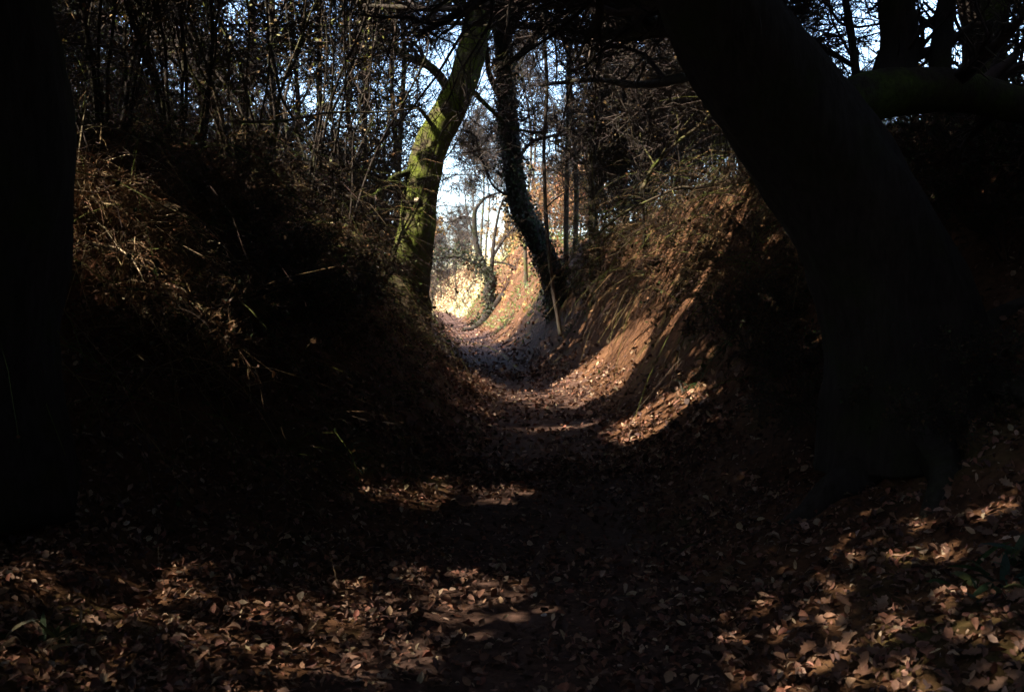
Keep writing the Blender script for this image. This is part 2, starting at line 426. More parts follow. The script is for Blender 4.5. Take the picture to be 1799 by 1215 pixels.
def gap_air(u0, u1, v0, v1, Y, keep, n, rad, seed):
    g = np.random.default_rng(seed); gap_points(P(g.uniform(u0, u1, n), g.uniform(v0, v1, n), np.full(n, Y)), keep, rad)
gap_air(110, 430, 0, 330, 9.5, .06, 110, .14, 1); gap_air(430, 700, 180, 460, 13, .05, 100, .16, 2); gap_air(1050, 1260, 150, 400, 15, .2, 50, .16, 3)
def gap_line(uvs, Y, rad, keep):
    c_ = resample([P(u, v, Y) for u, v in uvs], 60); gap_points(c_, keep, rad)
def gap_spots(poly, n, rad, keep, seed):
    g = np.random.default_rng(seed); p = np.array(poly); u = g.uniform(p[:, 0].min(), p[:, 0].max(), n * 3); v = g.uniform(p[:, 1].min(), p[:, 1].max(), n * 3); k = inpoly(u, v, poly)
    q, ok = hit(u[k], v[k]); q = q[ok & (q[:, 1] > 3)][:n]
    for l in (.05, .2, .35): gap_points(q + np.array([0, 0, l]), keep, rad)
gap_spots([(100, 330), (200, 330), (330, 470), (360, 640), (250, 590), (160, 490), (110, 420)], 50, .11, 0.0, 5)
gap_spots([(120, 350), (180, 350), (290, 480), (300, 560), (230, 540), (150, 430)], 4, .14, 0.0, 6)
gap_line([(722, 450), (738, 350), (754, 275), (783, 205)], 18.0, .34, 0.06)
gap_line([(783, 205), (815, 135)], 18.2, .3, .35)
gap_line([(1275, 318), (1195, 330), (1100, 372), (1042, 420)], 12.5, .18, 0.0)
gap_line([(1130, 330), (1190, 250), (1250, 190)], 14.1, .12, 0.1)
gap_line([(1592, 735), (1588, 640), (1568, 530), (1530, 420), (1465, 305), (1385, 195), (1300, 75), (1235, -60)], 5.9, .5, .5)
for q_ in resample([P(u, v, 18.3) for u, v in ((806, 150), (836, 60), (846, -30), (842, -140))], 40):
    a_ = int(((q_ @ SA) - G0) / GR); b_ = int(((q_ @ SB) - G0) / GR); GAP[a_ - 7:a_ + 8, b_ - 7:b_ + 8] = 1.0
for q_ in resample([P(u, v, 5.9) for u, v in ((1592, 760), (1588, 640), (1568, 530), (1530, 420), (1465, 305), (1385, 195), (1300, 75))], 60):
    a_ = int(((q_ @ SA) - G0) / GR); b_ = int(((q_ @ SB) - G0) / GR); GAP[a_ - 11:a_ + 12, b_ - 11:b_ + 12] = 1.0
_u, _v = np.meshgrid(np.arange(1560, 1800, 8), np.arange(230, 640, 8)); _q, _ok = hit(_u.ravel(), _v.ravel()); _q = _q[_ok]
_a = (((_q @ SA) - G0) / GR).astype(int); _b = (((_q @ SB) - G0) / GR).astype(int)
for _i in (-1, 0, 1):
    for _j in (-1, 0, 1): GAP[_a + _i, _b + _j] = np.maximum(GAP[_a + _i, _b + _j], .8)
def sunfilt(p):
    """drops twigs standing in the cut gaps so the sun comes through"""
    m_ = p[:, p.shape[1] // 2]; a = np.clip((((m_ @ SA) - G0) / GR).astype(int), 0, GN - 1); b = np.clip((((m_ @ SB) - G0) / GR).astype(int), 0, GN - 1)
    return (rng.uniform(0, 1, len(m_)) < np.maximum(GAP[a, b] * 1.5, .08)) | (m_[:, 2] < gz(m_[:, 0], m_[:, 1]) + .35)
def keepmask(p, g=rng, floor=0.0):
    a = np.clip((((p @ SA) - G0) / GR).astype(int), 0, GN - 1); b = np.clip((((p @ SB) - G0) / GR).astype(int), 0, GN - 1)
    return g.uniform(0, 1, len(p)) < np.maximum(GAP[a, b], floor)

# ------------------------------------------------------------------ main trees
TW = (.055, .045, .04)
def crown_from(limbs, rads, n1, n2, n3, lf=(.45, .45, .5), g=rng, up=.08, minr=.004, spread=.8, wob=.22):
    """three orders of twigs on the given limbs -> list of (path, radius)"""
    a, ra = children(limbs, rads, n1, lf[0], spread, 6, up, .2, wob, g=g); ra = np.maximum(ra, minr * 1.8)
    b, rb = children(a, ra, n2, lf[1], spread, 5, up, .15, wob, g=g); rb = np.maximum(rb, minr * 1.3)
    c_, rc = children(b, rb, n3, lf[2], spread, 4, 0, .1, wob, g=g); rc = np.maximum(rc, minr)
    return [(a, ra, 5), (b, rb, 4), (c_, rc, 3)]
def add_twigs(mb, levels, col=TW, filt=None, g=rng):
    for p, r, s in levels:
        if filt is not False:
            k = sunfilt(p); p = p[k]; r = r[k]
        if not len(p): continue
        V, F = tubes(p, r, s); C = np.repeat(palette(len(p), [col], g, .35), (p.shape[1] - 1) * s, 0)
        mb.add(V, F, C)
def limb(pts, r0, r1, n=8):
    p = resample(pts, n); return p, np.linspace(r0, r1, n)

# --- mossy leaning tree on the left bank
Y = 18.0
ctr = [P(u, v, Y + dy) for u, v, dy in ((714, 600, 0), (716, 545, 0), (718, 490, 0), (726, 430, 0), (738, 350, 0), (754, 275, .1), (783, 205, .2), (815, 135, .3), (836, 60, .5), (846, -30, .7), (842, -140, 1), (850, -260, 1.2))]
rad = [.42, .37, .34, .315, .29, .285, .275, .25, .24, .22, .18, .13]
t_moss = thing('mossy_tree', 'leaning tree with bright green moss on its sunlit trunk on the left bank', 'tree', (ctr[0][0], ctr[0][1], gz(ctr[0][0], ctr[0][1])))
tr_moss = part(trunk_mesh(ctr, rad, 44, 200, .10, .06, 3, .25), 'trunk', 'mossy_bark', t_moss)
mlimbs = [([(728, 300, 18), (690, 312, 17.8), (655, 345, 17.5), (635, 330, 17.2), (590, 290, 17)], .06, .02), ([(800, 175, 18.2), (760, 120, 18), (700, 90, 17.6), (640, 20, 17), (560, -60, 16.5)], .09, .03),
          ([(820, 150, 18.3), (870, 200, 18.5), (900, 225, 19), (960, 235, 19.3)], .05, .02), ([(838, 60, 18.5), (900, 20, 18.8), (990, -30, 19), (1080, -60, 19)], .09, .03),
          ([(838, 40, 18.5), (780, -20, 18), (700, -50, 17.5), (600, -110, 17)], .1, .03), ([(770, 235, 18.1), (735, 190, 17.6), (700, 185, 17), (640, 150, 16.5)], .04, .015),
          ([(845, -20, 18.7), (930, -60, 17), (1000, -80, 15), (1050, -70, 13)], .09, .03), ([(842, -120, 19), (760, -180, 17.5), (680, -200, 16), (620, -180, 14)], .09, .03)]
LP, LR = [], []
for pts, a, b in mlimbs:
    q = [P(*x) for x in pts]; p, r = limb(q, a, b, 10); LP.append(p); LR.append(r)
    part(trunk_mesh(p, r, 12, 26, .08, .04, 5), 'limb', 'limb_moss_bark', t_moss)
mb = MB(); add_twigs(mb, crown_from(np.array(LP), np.array(LR), 9, 8, 8, (.5, .6, .7), minr=.005)); part(mb, 'crown', 'twig', t_moss)
# a pale sawn knot on the mossy trunk
def disc(c_, nrm, r, th=.03, col=(.5, .42, .3)):
    nrm = unit(np.array(nrm, float)); a = unit(np.cross(nrm, [0, 0, 1.])); b = np.cross(nrm, a); k = np.arange(14) * 2 * np.pi / 14
    rr = r * (1 + .12 * np.cos(2 * k + 1)); ring = np.cos(k)[:, None] * a + np.sin(k)[:, None] * b
    V = np.vstack([c_ + ring * rr[:, None] * 1.25 - nrm * .05, c_ + ring * rr[:, None] + nrm * th, c_ + nrm * th * .7]); i = np.arange(14); j = (i + 1) % 14
    m_ = MB(); m_.add(V, np.stack([i, j, j + 14, i + 14], -1), np.tile((.07, .06, .03), (14, 1))); m_.F.append(np.stack([i + 14, j + 14, np.full(14, 28)], -1)); m_.C.append(np.tile(col, (14, 1))); return m_
part(disc(P(733, 352, Y - .29), (-.15, -1, .1), .055), 'sawn_knot', 'twig', t_moss).parent = tr_moss

# --- ivy covered tree on the right bank
Y = 24.0
ctr = [P(u, v, Y) for u, v in ((992, 590), (982, 540), (970, 480), (945, 425), (917, 370), (902, 300), (892, 220), (890, 140), (880, 50), (868, -50), (860, -180))]
rad = [.33, .30, .27, .26, .25, .24, .23, .21, .2, .18, .12]
t_ivy = thing('ivy_covered_tree', 'dark tree thick with ivy leaning over the right bank behind the thin sapling', 'tree', (ctr[0][0], ctr[0][1], gz(ctr[0][0], ctr[0][1])))
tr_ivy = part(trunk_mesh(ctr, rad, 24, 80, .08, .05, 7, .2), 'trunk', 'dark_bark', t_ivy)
g = np.random.default_rng(5)
c_ = resample(ctr, 400); n = 9000; n = 5200; i = np.minimum((g.beta(1.1, 1.2, n) * 400).astype(int), 399)
ctr_r = .23 + .16 * fbm(np.stack([c_[i, 2] * 2.2, 0 * i, 0 * i], -1), 2, 3) + np.abs(g.normal(0, .09, n)); th = g.uniform(0, 2 * np.pi, n)
pos = c_[i] + np.stack([np.cos(th) * ctr_r, np.sin(th) * ctr_r, g.normal(0, .05, n)], -1)
V, F = leaf_quads(pos, unit(np.stack([np.cos(th), np.sin(th), .5 + 0 * th], -1) + g.normal(0, .5, (n, 3))), g.uniform(.05, .10, n), g, .85)
mb = MB(); mb.add(V, F, np.tile(palette(n, [(.018, .03, .012), (.03, .05, .018), (.05, .045, .03)], g), (2, 1))); part(mb, 'ivy', 'ivy', t_ivy, 'stuff').parent = tr_ivy
ilimbs = [([(892, 200, 24), (860, 130, 24), (850, 60, 23.5), (800, -20, 23)], .08, .03), ([(890, 120, 24), (950, 60, 24.5), (1010, 10, 25), (1090, -40, 25)], .09, .03), ([(902, 290, 24), (935, 250, 24), (990, 230, 23.5), (1060, 170, 23)], .05, .02),
          ([(885, 80, 24), (930, -10, 22), (970, -60, 20), (1030, -100, 18)], .09, .03), ([(870, -40, 24), (800, -100, 22), (740, -130, 20)], .09, .03), ([(910, 350, 24), (870, 330, 23.6), (850, 290, 23.4), (835, 240, 23)], .035, .012)]
LP, LR = [], []
for pts, a, b in ilimbs:
    p, r = limb([P(*x) for x in pts], a, b, 10); LP.append(p); LR.append(r); part(trunk_mesh(p, r, 10, 22, .08, .04, 9), 'limb', 'dark_bark', t_ivy)
mb = MB(); add_twigs(mb, crown_from(np.array(LP), np.array(LR), 9, 8, 8, (.5, .6, .7), minr=.0055)); part(mb, 'crown', 'twig', t_ivy)

# --- thin sapling in front of the ivy tree
Y = 16.0
ctr = [P(u, v, Y) for u, v in ((985, 590), (980, 560), (970, 500), (962, 420), (957, 330), (956, 240), (961, 150), (956, 60), (957, -40), (950, -130))]
t_sap = thing('sapling', 'thin bare sapling standing on the right bank in front of the ivy covered tree', 'tree', (ctr[0][0], ctr[0][1], gz(ctr[0][0], ctr[0][1])))
part(trunk_mesh(ctr, [.036, .034, .032, .031, .03, .028, .027, .025, .022, .018], 10, 60, .1, .03, 12), 'trunk', 'dark_bark', t_sap)
p = resample(ctr, 30)[None]; r = np.linspace(.045, .02, 30)[None]
mb = MB(); a, ra = children(p, r, 16, .22, .9, 6, .1, .35, .2); b, rb = children(a, ra, 6, .45, .8, 4, .05); c3, rc = children(b, rb, 5, .5, .8, 4, 0)
add_twigs(mb, [(a, np.maximum(ra, .006), 4), (b, np.maximum(rb, .005), 3), (c3, np.maximum(rc, .004), 3)]); part(mb, 'crown', 'twig', t_sap)

# --- twisted small tree far along the path
Y = 44.0
bx = P(868, 556, Y); bz = gz(bx[0], bx[1])
t_tw = thing('twisted_tree', 'small dark twisted tree forking in front of the bright sky far along the path', 'tree', (bx[0], bx[1], bz))
main = [P(868, 560, Y), P(864, 535, Y), P(858, 515, Y), P(863, 492, Y), P(852, 470, Y)]
tr_tw = part(trunk_mesh(main, [.30, .24, .2, .22, .17], 18, 40, .12, .07, 15, .4), 'trunk', 'dark_bark', t_tw)
tl = [([(853, 475), (845, 455), (836, 425), (833, 385), (836, 365)], .15, .09), ([(836, 366), (850, 350), (866, 342), (880, 338)], .08, .04), ([(862, 488), (865, 455), (868, 420), (876, 375), (886, 345)], .10, .04),
      ([(866, 450), (882, 425), (898, 405), (915, 392)], .07, .02), ([(848, 470), (825, 458), (800, 450), (760, 455), (735, 460)], .09, .02), ([(864, 460), (885, 462), (910, 468), (945, 460)], .05, .02), ([(838, 430), (828, 400), (820, 370), (815, 330)], .06, .02),
      ([(833, 385), (812, 380), (790, 390), (760, 385)], .05, .02)]
LP, LR = [], []
for pts, a, b in tl:
    p, r = limb([P(u, v, Y) for u, v in pts], a, b, 8); LP.append(p); LR.append(r); part(trunk_mesh(p, r, 9, 24, .12, .04, 2), 'limb', 'dark_bark', t_tw)
for pts in ([(868, 556), (850, 570), (832, 582), (816, 588)], [(868, 556), (880, 566), (885, 575)]):
    q = [P(u, v, Y) for u, v in pts]; q = [np.array([x[0], x[1] - .5 * k, gz(x[0], x[1] - .5 * k) + .05]) for k, x in enumerate(q)]
    part(trunk_mesh(q, [.2, .18, .14, .06][:len(q)], 10, 24, .15, .05, 4), 'root', 'dark_bark', t_tw)
mb = MB(); add_twigs(mb, crown_from(np.array(LP)[[1, 3, 4, 5, 6, 7]], np.array(LR)[[1, 3, 4, 5, 6, 7]], 7, 5, 4, (.4, .45, .5), minr=.009)); part(mb, 'crown', 'twig', t_tw)
g = np.random.default_rng(8); n = 900; q = g.integers(0, 5, n); tt = g.uniform(0, 1, n); cc = np.array(LP[4]); ii = np.minimum((tt * 7).astype(int), 6)
pos = cc[ii] + g.normal(0, 1, (n, 3)) * np.array([.35, .3, .25]) + np.array([0, 0, .15]); V, F = simple_leaves(pos, g.uniform(.08, .16, n), g)
mb = MB(); mb.add(V, F, palette(n, [(.02, .03, .014), (.04, .05, .02)], g)); part(mb, 'foliage', 'ivy', t_tw, 'stuff')

g = np.random.default_rng(9); n = 1500; cc = np.vstack([resample(main, 60), resample([np.array([*P(u_, v_, Y - .4)[:2], 0]) for u_, v_ in ((868, 556), (850, 570), (828, 584))], 25)]); cc[60:, 2] = gz(cc[60:, 0], cc[60:, 1]) + .12; ii = g.integers(3, 85, n); pos = cc[ii] + g.normal(0, 1, (n, 3)) * np.array([.24, .24, .12]); V, F = simple_leaves(pos, g.uniform(.07, .13, n), g, .8)
mb = MB(); mb.add(V, F, palette(n, [(.016, .026, .010), (.03, .045, .015), (.012, .018, .009)], g)); part(mb, 'ivy', 'ivy', t_tw, 'stuff').parent = tr_tw  # ivy leaves, carried on along the root to darken its shaded side
# --- great dark tree on the right, forking over the path
Y = 6.0
ctr = [P(u, v, y) for u, v, y in ((1600, 800, 6.0), (1592, 735, 6.0), (1588, 640, 6.0), (1568, 530, 6.0), (1530, 420, 5.95), (1465, 305, 5.9), (1385, 195, 5.8), (1300, 75, 5.7), (1235, -60, 5.6), (1190, -200, 5.5), (1150, -350, 5.4))]
rad = [.50, .45, .42, .40, .37, .36, .345, .315, .28, .24, .2]
t_big = thing('dark_forked_tree', 'great dark tree leaning left over the path from the right bank, forked in two', 'tree', (ctr[1][0], ctr[1][1], gz(ctr[1][0], ctr[1][1])))
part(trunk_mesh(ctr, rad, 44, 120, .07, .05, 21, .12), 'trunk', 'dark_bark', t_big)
bl = [([(1440, 235, 5.95), (1510, 178, 6.0), (1590, 158, 6.1), (1690, 160, 6.2), (1799, 185, 6.3), (1920, 195, 6.4)], .17, .09, 'limb_moss_bark'),
      ([(1560, 172, 6.1), (1578, 90, 6.2), (1572, 0, 6.2), (1560, -110, 6.2), (1580, -260, 6.2)], .13, .08, 'dark_bark'),
      ([(1650, 165, 6.2), (1652, 90, 6.3), (1662, 10, 6.4), (1690, -90, 6.5), (1740, -220, 6.6)], .075, .04, 'dark_bark'),
      ([(1508, 160, 6.05), (1500, 100, 6.1), (1492, 40, 6.2), (1482, -30, 6.3), (1490, -120, 6.4)], .028, .018, 'dark_bark'),
      ([(1388, 60, 5.8), (1430, 78, 5.9), (1470, 98, 6.0), (1508, 122, 6.1)], .02, .014, 'dark_bark'),
      ([(1300, 60, 5.7), (1240, 20, 6.2), (1170, 0, 7), (1080, -20, 8), (980, -40, 9)], .10, .04, 'dark_bark'),
      ([(1240, -60, 5.6), (1120, -110, 5.8), (980, -150, 6.2), (800, -170, 6.6), (640, -150, 7)], .13, .05, 'dark_bark'),
      ([(1200, -170, 5.5), (1000, -260, 4.6), (750, -300, 4), (500, -300, 3.6)], .13, .05, 'dark_bark'),
      ([(1300, 70, 5.7), (1190, 45, 7), (1060, 60, 9), (910, 45, 11), (760, 40, 13)], .07, .025, 'dark_bark'),
      ([(1240, -20, 5.6), (1120, 0, 7.5), (960, -5, 10), (800, 15, 12), (640, 10, 13)], .08, .025, 'dark_bark'),
      ([(1330, 120, 5.8), (1230, 130, 7.5), (1130, 150, 9.5), (1040, 140, 11.5), (950, 150, 13)], .05, .02, 'dark_bark'),
      ([(1380, 200, 5.8), (1340, 140, 6.4), (1260, 90, 7.2), (1180, 60, 8.2), (1100, 70, 9)], .06, .025, 'dark_bark')]
LP, LR = [], []
for pts, a, b, mt in bl:
    p, r = limb([P(*x) for x in pts], a, b, 10); LP.append(p); LR.append(r); part(trunk_mesh(p, r, 16, 40, .08, .05, 31), 'limb', mt, t_big)
bx_, by_ = ctr[1][0], ctr[1][1]
for an, ln in ((-2.8, 1.0), (-1.9, 1.1), (-1.0, .9), (.2, .9)):
    tt_ = np.linspace(.15, 1, 6); px_ = bx_ + np.cos(an + .25 * np.sin(3 * tt_)) * ln * tt_; py_ = by_ + np.sin(an + .25 * np.sin(3 * tt_)) * ln * tt_
    q = np.stack([px_, py_, gz(px_, py_) + np.linspace(.12, -.05, 6)], -1); part(trunk_mesh(q, np.linspace(.17, .04, 6), 14, 30, .14, .06, int(abs(an) * 10)), 'root', 'dark_bark', t_big)
lv = crown_from(np.array(LP), np.array(LR), 9, 8, 7, (.42, .6, .75), minr=.003)
HOLES = ([(1385, -60), (1480, 145), (1550, 125), (1550, -60)], [(1610, -60), (1632, 90), (1700, 60), (1780, -60)])
def open_sky(p):
    u, v = PX(p[:, p.shape[1] // 2]); return ~((inpoly(u, v, HOLES[0]) | inpoly(u, v, HOLES[1])) & (rng.uniform(0, 1, len(u)) < .82))
mb = MB(); add_twigs(mb, [(p[k], r[k], n_) for p, r, n_ in lv for k in (open_sky(p),)]); part(mb, 'crown', 'twig', t_big)

# --- mossy post-straight trunk behind it, and the dark trunk at the left
def plain_tree(name, label, base_uv, Y, top, r, mt, seed, n1=8, group=None, lean=0.):
    x = P(base_uv[0], base_uv[1], Y); z = gz(x[0], x[1]); pts = []
    for k, h in enumerate(np.linspace(-.3, top, 9)):
        pts.append([x[0] + .04 * r * k * math.sin(seed + k * 1.3) * 6 + lean * h, Y + .05 * math.cos(seed + k), z + h])
    th = thing(name, label, 'tree', (x[0], x[1], z), group)
    rd = np.linspace(r, r * .55, 9); rd[0] *= 1.25
    part(trunk_mesh(pts, rd, 26, 80, .08, .06, seed, .2), 'trunk', mt, th)
    gg = np.random.default_rng(seed); tp = resample(pts, 24)[None]; a, ra = children(tp, np.linspace(r, r * .5, 24)[None], n1, .34, .9, 8, .12, .5, .18, .45, g=gg)
    for p, q in zip(a, ra): part(trunk_mesh(p, q, 8, 16, .08, .03, 3), 'limb', mt, th)
    m_ = MB(); add_twigs(m_, crown_from(a, ra, 7, 6, 5, (.42, .45, .5), g=gg, minr=.005)); part(m_, 'crown', 'twig', th)
    return th
plain_tree('straight_tree', 'slim straight mossy trunk just behind the great dark forked tree', (1738, 640), 7.6, 6.5, .10, 'limb_moss_bark', 41)
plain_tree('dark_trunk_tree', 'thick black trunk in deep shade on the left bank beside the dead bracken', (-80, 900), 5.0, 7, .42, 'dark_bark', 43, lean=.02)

# ------------------------------------------------------------------ coppice and background woodland
def coppice(label, uv, Y, nst, h, spread, mt, seed, group, r=.035, leaves=0):
    g = np.random.default_rng(seed); x = P(uv[0], uv[1], Y); z = float(gz(x[0], x[1]))
    th = thing('coppice_tree', label, 'tree', (x[0], x[1], z), group); A, RA = [], []
    for k in range(nst):
        an = g.uniform(0, 2 * np.pi); le = g.uniform(.05, spread); b = np.array([x[0] + .18 * math.cos(an), x[1] + .18 * math.sin(an), z - .08])
        hh = h * g.uniform(.75, 1.1); t_ = np.linspace(0, 1, 9)[:, None]
        p = b + t_ * np.array([0, 0, hh]) + (t_ ** 1.3) * hh * le * np.array([math.cos(an), math.sin(an), 0]) + g.normal(0, .11, (9, 3)) * t_ ** .5 * np.minimum(1, 6 * t_)
        rr = r * g.uniform(.6, 1.3); A.append(p); RA.append(np.linspace(rr, rr * .35, 9))
        part(trunk_mesh(p, RA[-1], 8, 22, .08, .02, seed + k), 'stem', mt, th)
    A = np.array(A); RA = np.array(RA); m_ = MB()
    a, ra = children(A, RA, 10, .28, .8, 6, .06, .16, .25, g=g); b, rb = children(a, ra, 7, .6, .9, 5, .02, .1, .3, g=g); c3, rc = children(b, rb, 5, .75, .9, 3, 0, .1, .4, g=g)
    mr = .0036 * max(1, Y / 14)
    add_twigs(m_, [(a, np.maximum(ra, mr * 1.5), 4), (b, np.maximum(rb, mr * 1.15), 3), (c3, np.maximum(rc, mr), 3)], (.07, .058, .045), g=g); part(m_, 'crown', 'twig', th)
    if leaves:
        q = c3.reshape(-1, 3); q = q[g.integers(0, len(q), leaves)] + g.normal(0, .03, (leaves, 3)); V, F = simple_leaves(q, g.uniform(.03, .065, leaves), g)
        m_ = MB(); m_.add(V, F, palette(leaves, [(.18, .12, .04), (.14, .15, .03), (.06, .09, .02), (.22, .15, .06), (.11, .13, .03)], g)); part(m_, 'foliage', 'leaf', th, 'stuff')
    return th
LG = 'coppice stools on the left bank'
for k, (u, Y, lab, lv) in enumerate([(655, 16.5, 'mossy coppice stems just left of the bright green leaning tree', 300), (585, 13.5, 'coppice stool with fanned bare stems on the crest of the left bank', 300), (520, 12.5, 'coppice stool of dark upright stems on the left bank crest', 500),
                                      (440, 11, 'twiggy coppice stool with lingering gold leaves above the dead bracken', 900), (330, 10, 'tall coppice clump with many lingering leaves above the dead bracken', 1400), (190, 9, 'leafy coppice clump beside the thick black trunk', 1600), (600, 20, 'coppice stool set back behind the left bank crest', 300)]):
    x = P(u, 450, Y)[0]
    coppice(lab, (u, 450), Y, 9, 4.8, .6, 'dark_bark' if k % 3 else 'hazel_bark', 60 + k, LG, .017, int(lv * 1.6))
RG = 'coppice stools on the right bank'
for k, (u, Y, lab, lv) in enumerate([(1060, 20, 'coppice stool with thin bare stems beside the ivy covered tree', 150), (1150, 17, 'coppice stool with slanting bare stems above the bare earth slope', 150), (1240, 15, 'coppice stool on the right bank crest next to the great dark tree', 200), (1120, 25, 'coppice stool set back on the top of the right bank', 100)]):
    coppice(lab, (u, 380), Y, 6, 5.0, .6, 'dark_bark' if k % 2 else 'hazel_bark', 80 + k, RG, .018, lv)

def wood_tree(seed, h, r, leaves, cols, minr, lo=.14):
    g = np.random.default_rng(seed); th = thing('woodland_tree', 'bare woodland tree', 'tree', (0, 0, 0))
    pts = np.array([[.25 * math.sin(seed + k * .8) * k / 8, .25 * math.cos(seed * 2 + k * .9) * k / 8, z] for k, z in enumerate(np.linspace(-.3, h * .92, 10))])
    part(trunk_mesh(pts, np.linspace(r, r * .25, 10), 12, 40, .07, .05, seed, .3), 'trunk', 'grey_bark', th)
    a, ra = children(resample(pts, 24)[None], np.linspace(r, r * .25, 24)[None], 14, .42 if lo < .3 else .34, .85, 8, .15, lo, .16, .5, g=g)
    for p, q in zip(a, ra): part(trunk_mesh(p, q, 6, 12, .06, .02, 3), 'limb', 'grey_bark', th)
    lv = crown_from(a, ra, 8, 7, 6, (.55, .65, .85), g=g, minr=minr, spread=.9, wob=.3); m_ = MB(); add_twigs(m_, lv, (.075, .062, .05), False, g=g); part(m_, 'crown', 'twig', th)
    if leaves:
        q = lv[2][0].reshape(-1, 3); q = q[g.integers(0, len(q), leaves)]; V, F = simple_leaves(q, g.uniform(.07, .14, leaves), g); m_ = MB(); m_.add(V, F, palette(leaves, cols, g)); part(m_, 'foliage', 'leaf', th, 'stuff')
    return th
GOLD = [(.22, .12, .04), (.28, .17, .06), (.16, .07, .03), (.12, .12, .03)]
def tall(seed, h, r, minr):
    return wood_tree(seed, h, r, 130, GOLD, minr, .5)
protos = [wood_tree(101, 8, .10, 300, GOLD, .0065), wood_tree(102, 9, .12, 0, GOLD, .007), wood_tree(103, 7, .08, 900, GOLD, .0065)]
g = np.random.default_rng(77); spots = []
for yy in np.arange(21, 62, 4.2):
    for side in (-1, 1):
        for off in ((3.6, 6.5, 10, 14.5) if side < 0 else (3.6, 7, 11)):
            if side < 0 and yy > 27 and off < 9: continue
            if side > 0 and int(yy * 7) % 3 == 0: continue
            x = cpath(yy) + side * (off + g.uniform(-1, 1)); y = yy + g.uniform(-1.8, 1.8)
            u, v = PX(np.array([x, y, 3.])); 
            if not (-150 < u < 1950): continue
            if 835 < u < 930 or 1330 < u < 1620: continue                 # the view out along the path stays open
            if side > 0 and 26 < y and off < 5: continue
            spots.append((x, y, side))
for u_, y_ in ((800, 85), (775, 95), (822, 104), (758, 76), (738, 70), (770, 125), (812, 135), (742, 118), (790, 150), (700, 100), (950, 70), (985, 60), (935, 110), (1020, 75)):
    spots.append((P(u_, 500, y_)[0], y_, -1 if u_ < 850 else 1))
for k, (x, y, side) in enumerate(spots):
    sc = g.uniform(.75, 1.1); kind = k % 3
    lab = {0: 'bare woodland tree with a few golden leaves ', 1: 'bare grey woodland tree without leaves ', 2: 'low woodland tree still holding golden leaves '}[kind] + ('behind the left bank' if side < 0 else 'behind the right bank')
    grp = 'woodland behind the left bank' if side < 0 else 'woodland behind the right bank'
    used = protos[kind]['label'] != 'bare woodland tree'
    loc = (float(x), float(y), float(gz(x, y)) - .05)
    if not used:
        o = protos[kind]; o.location = loc; o.rotation_euler = (0, 0, g.uniform(0, 6)); o.scale = (sc,) * 3; tag(o, lab, None, grp)
    else: copy_tree(protos[kind], loc, g.uniform(0, 6.28), sc, lab, grp)

tp = [tall(111, 12, .09, .0075)]; tp[0].name = 'tall_tree'; first = [True]; g = np.random.default_rng(79)
for k, (u_, y_) in enumerate(((795, 27), (925, 37), (940, 26), (1010, 27), (640, 24), (700, 28), (560, 22), (935, 48), (800, 60), (818, 72), (846, 66), (908, 64), (888, 82), (1100, 22), (480, 20), (960, 21.5))):
    x = P(u_, 400, y_)[0]; s_ = x - cpath(y_); s_ = math.copysign(max(abs(s_), 2.2), s_); x = cpath(y_) + s_; q = 0
    lab = 'tall slim bare tree' + ' arching over the lane from the ' + ('left' if s_ < 0 else 'right'); grp = 'tall slim trees arching over the lane'
    loc = (float(x), float(y_), float(gz(x, y_)) - .05); sc = g.uniform(.85, 1.1)
    if first[q]: first[q] = False; o = tp[q]; o.location = loc; o.scale = (sc,) * 3; tag(o, lab, None, grp)
    else: copy_tree(tp[q], loc, g.uniform(0, 6.28), sc, lab, grp)

def shrub_proto(seed, cols, leaves):
    g = np.random.default_rng(seed); th = thing('golden_shrub', '', 'shrub', (0, 0, 0)); A, RA = [], []
    for k in range(7):
        an = k * .9 + g.uniform(0, .5); t_ = np.linspace(0, 1, 7)[:, None]; p = np.array([0, 0, -.05]) + t_ * np.array([0, 0, 2.6 * g.uniform(.7, 1.1)]) + t_ ** 1.2 * g.uniform(.5, 1.3) * np.array([math.cos(an), math.sin(an), 0]) + g.normal(0, .05, (7, 3)) * t_
        A.append(p); RA.append(np.linspace(.022, .008, 7)); part(trunk_mesh(p, RA[-1], 6, 14, .08, .02, seed + k), 'stem', 'grey_bark', th)
    lv = crown_from(np.array(A), np.array(RA), 6, 5, 4, (.35, .5, .5), g=g, minr=.007); m_ = MB(); add_twigs(m_, lv, (.12, .09, .05), False, g=g); part(m_, 'crown', 'twig', th)
    q = lv[2][0].reshape(-1, 3); q = q[g.integers(0, len(q), leaves)] + g.normal(0, .05, (leaves, 3)); V, F = simple_leaves(q, g.uniform(.06, .13, leaves), g); m_ = MB(); m_.add(V, F, palette(leaves, cols, g)); part(m_, 'foliage', 'leaf', th, 'stuff'); return th
SHC = [[(.36, .24, .08), (.42, .30, .12), (.28, .15, .05)], [(.30, .15, .06), (.24, .10, .05), (.34, .20, .09)]]
sp = [shrub_proto(131, SHC[0], 2400), shrub_proto(132, SHC[1], 2000)]; first = [True, True]; g = np.random.default_rng(83)
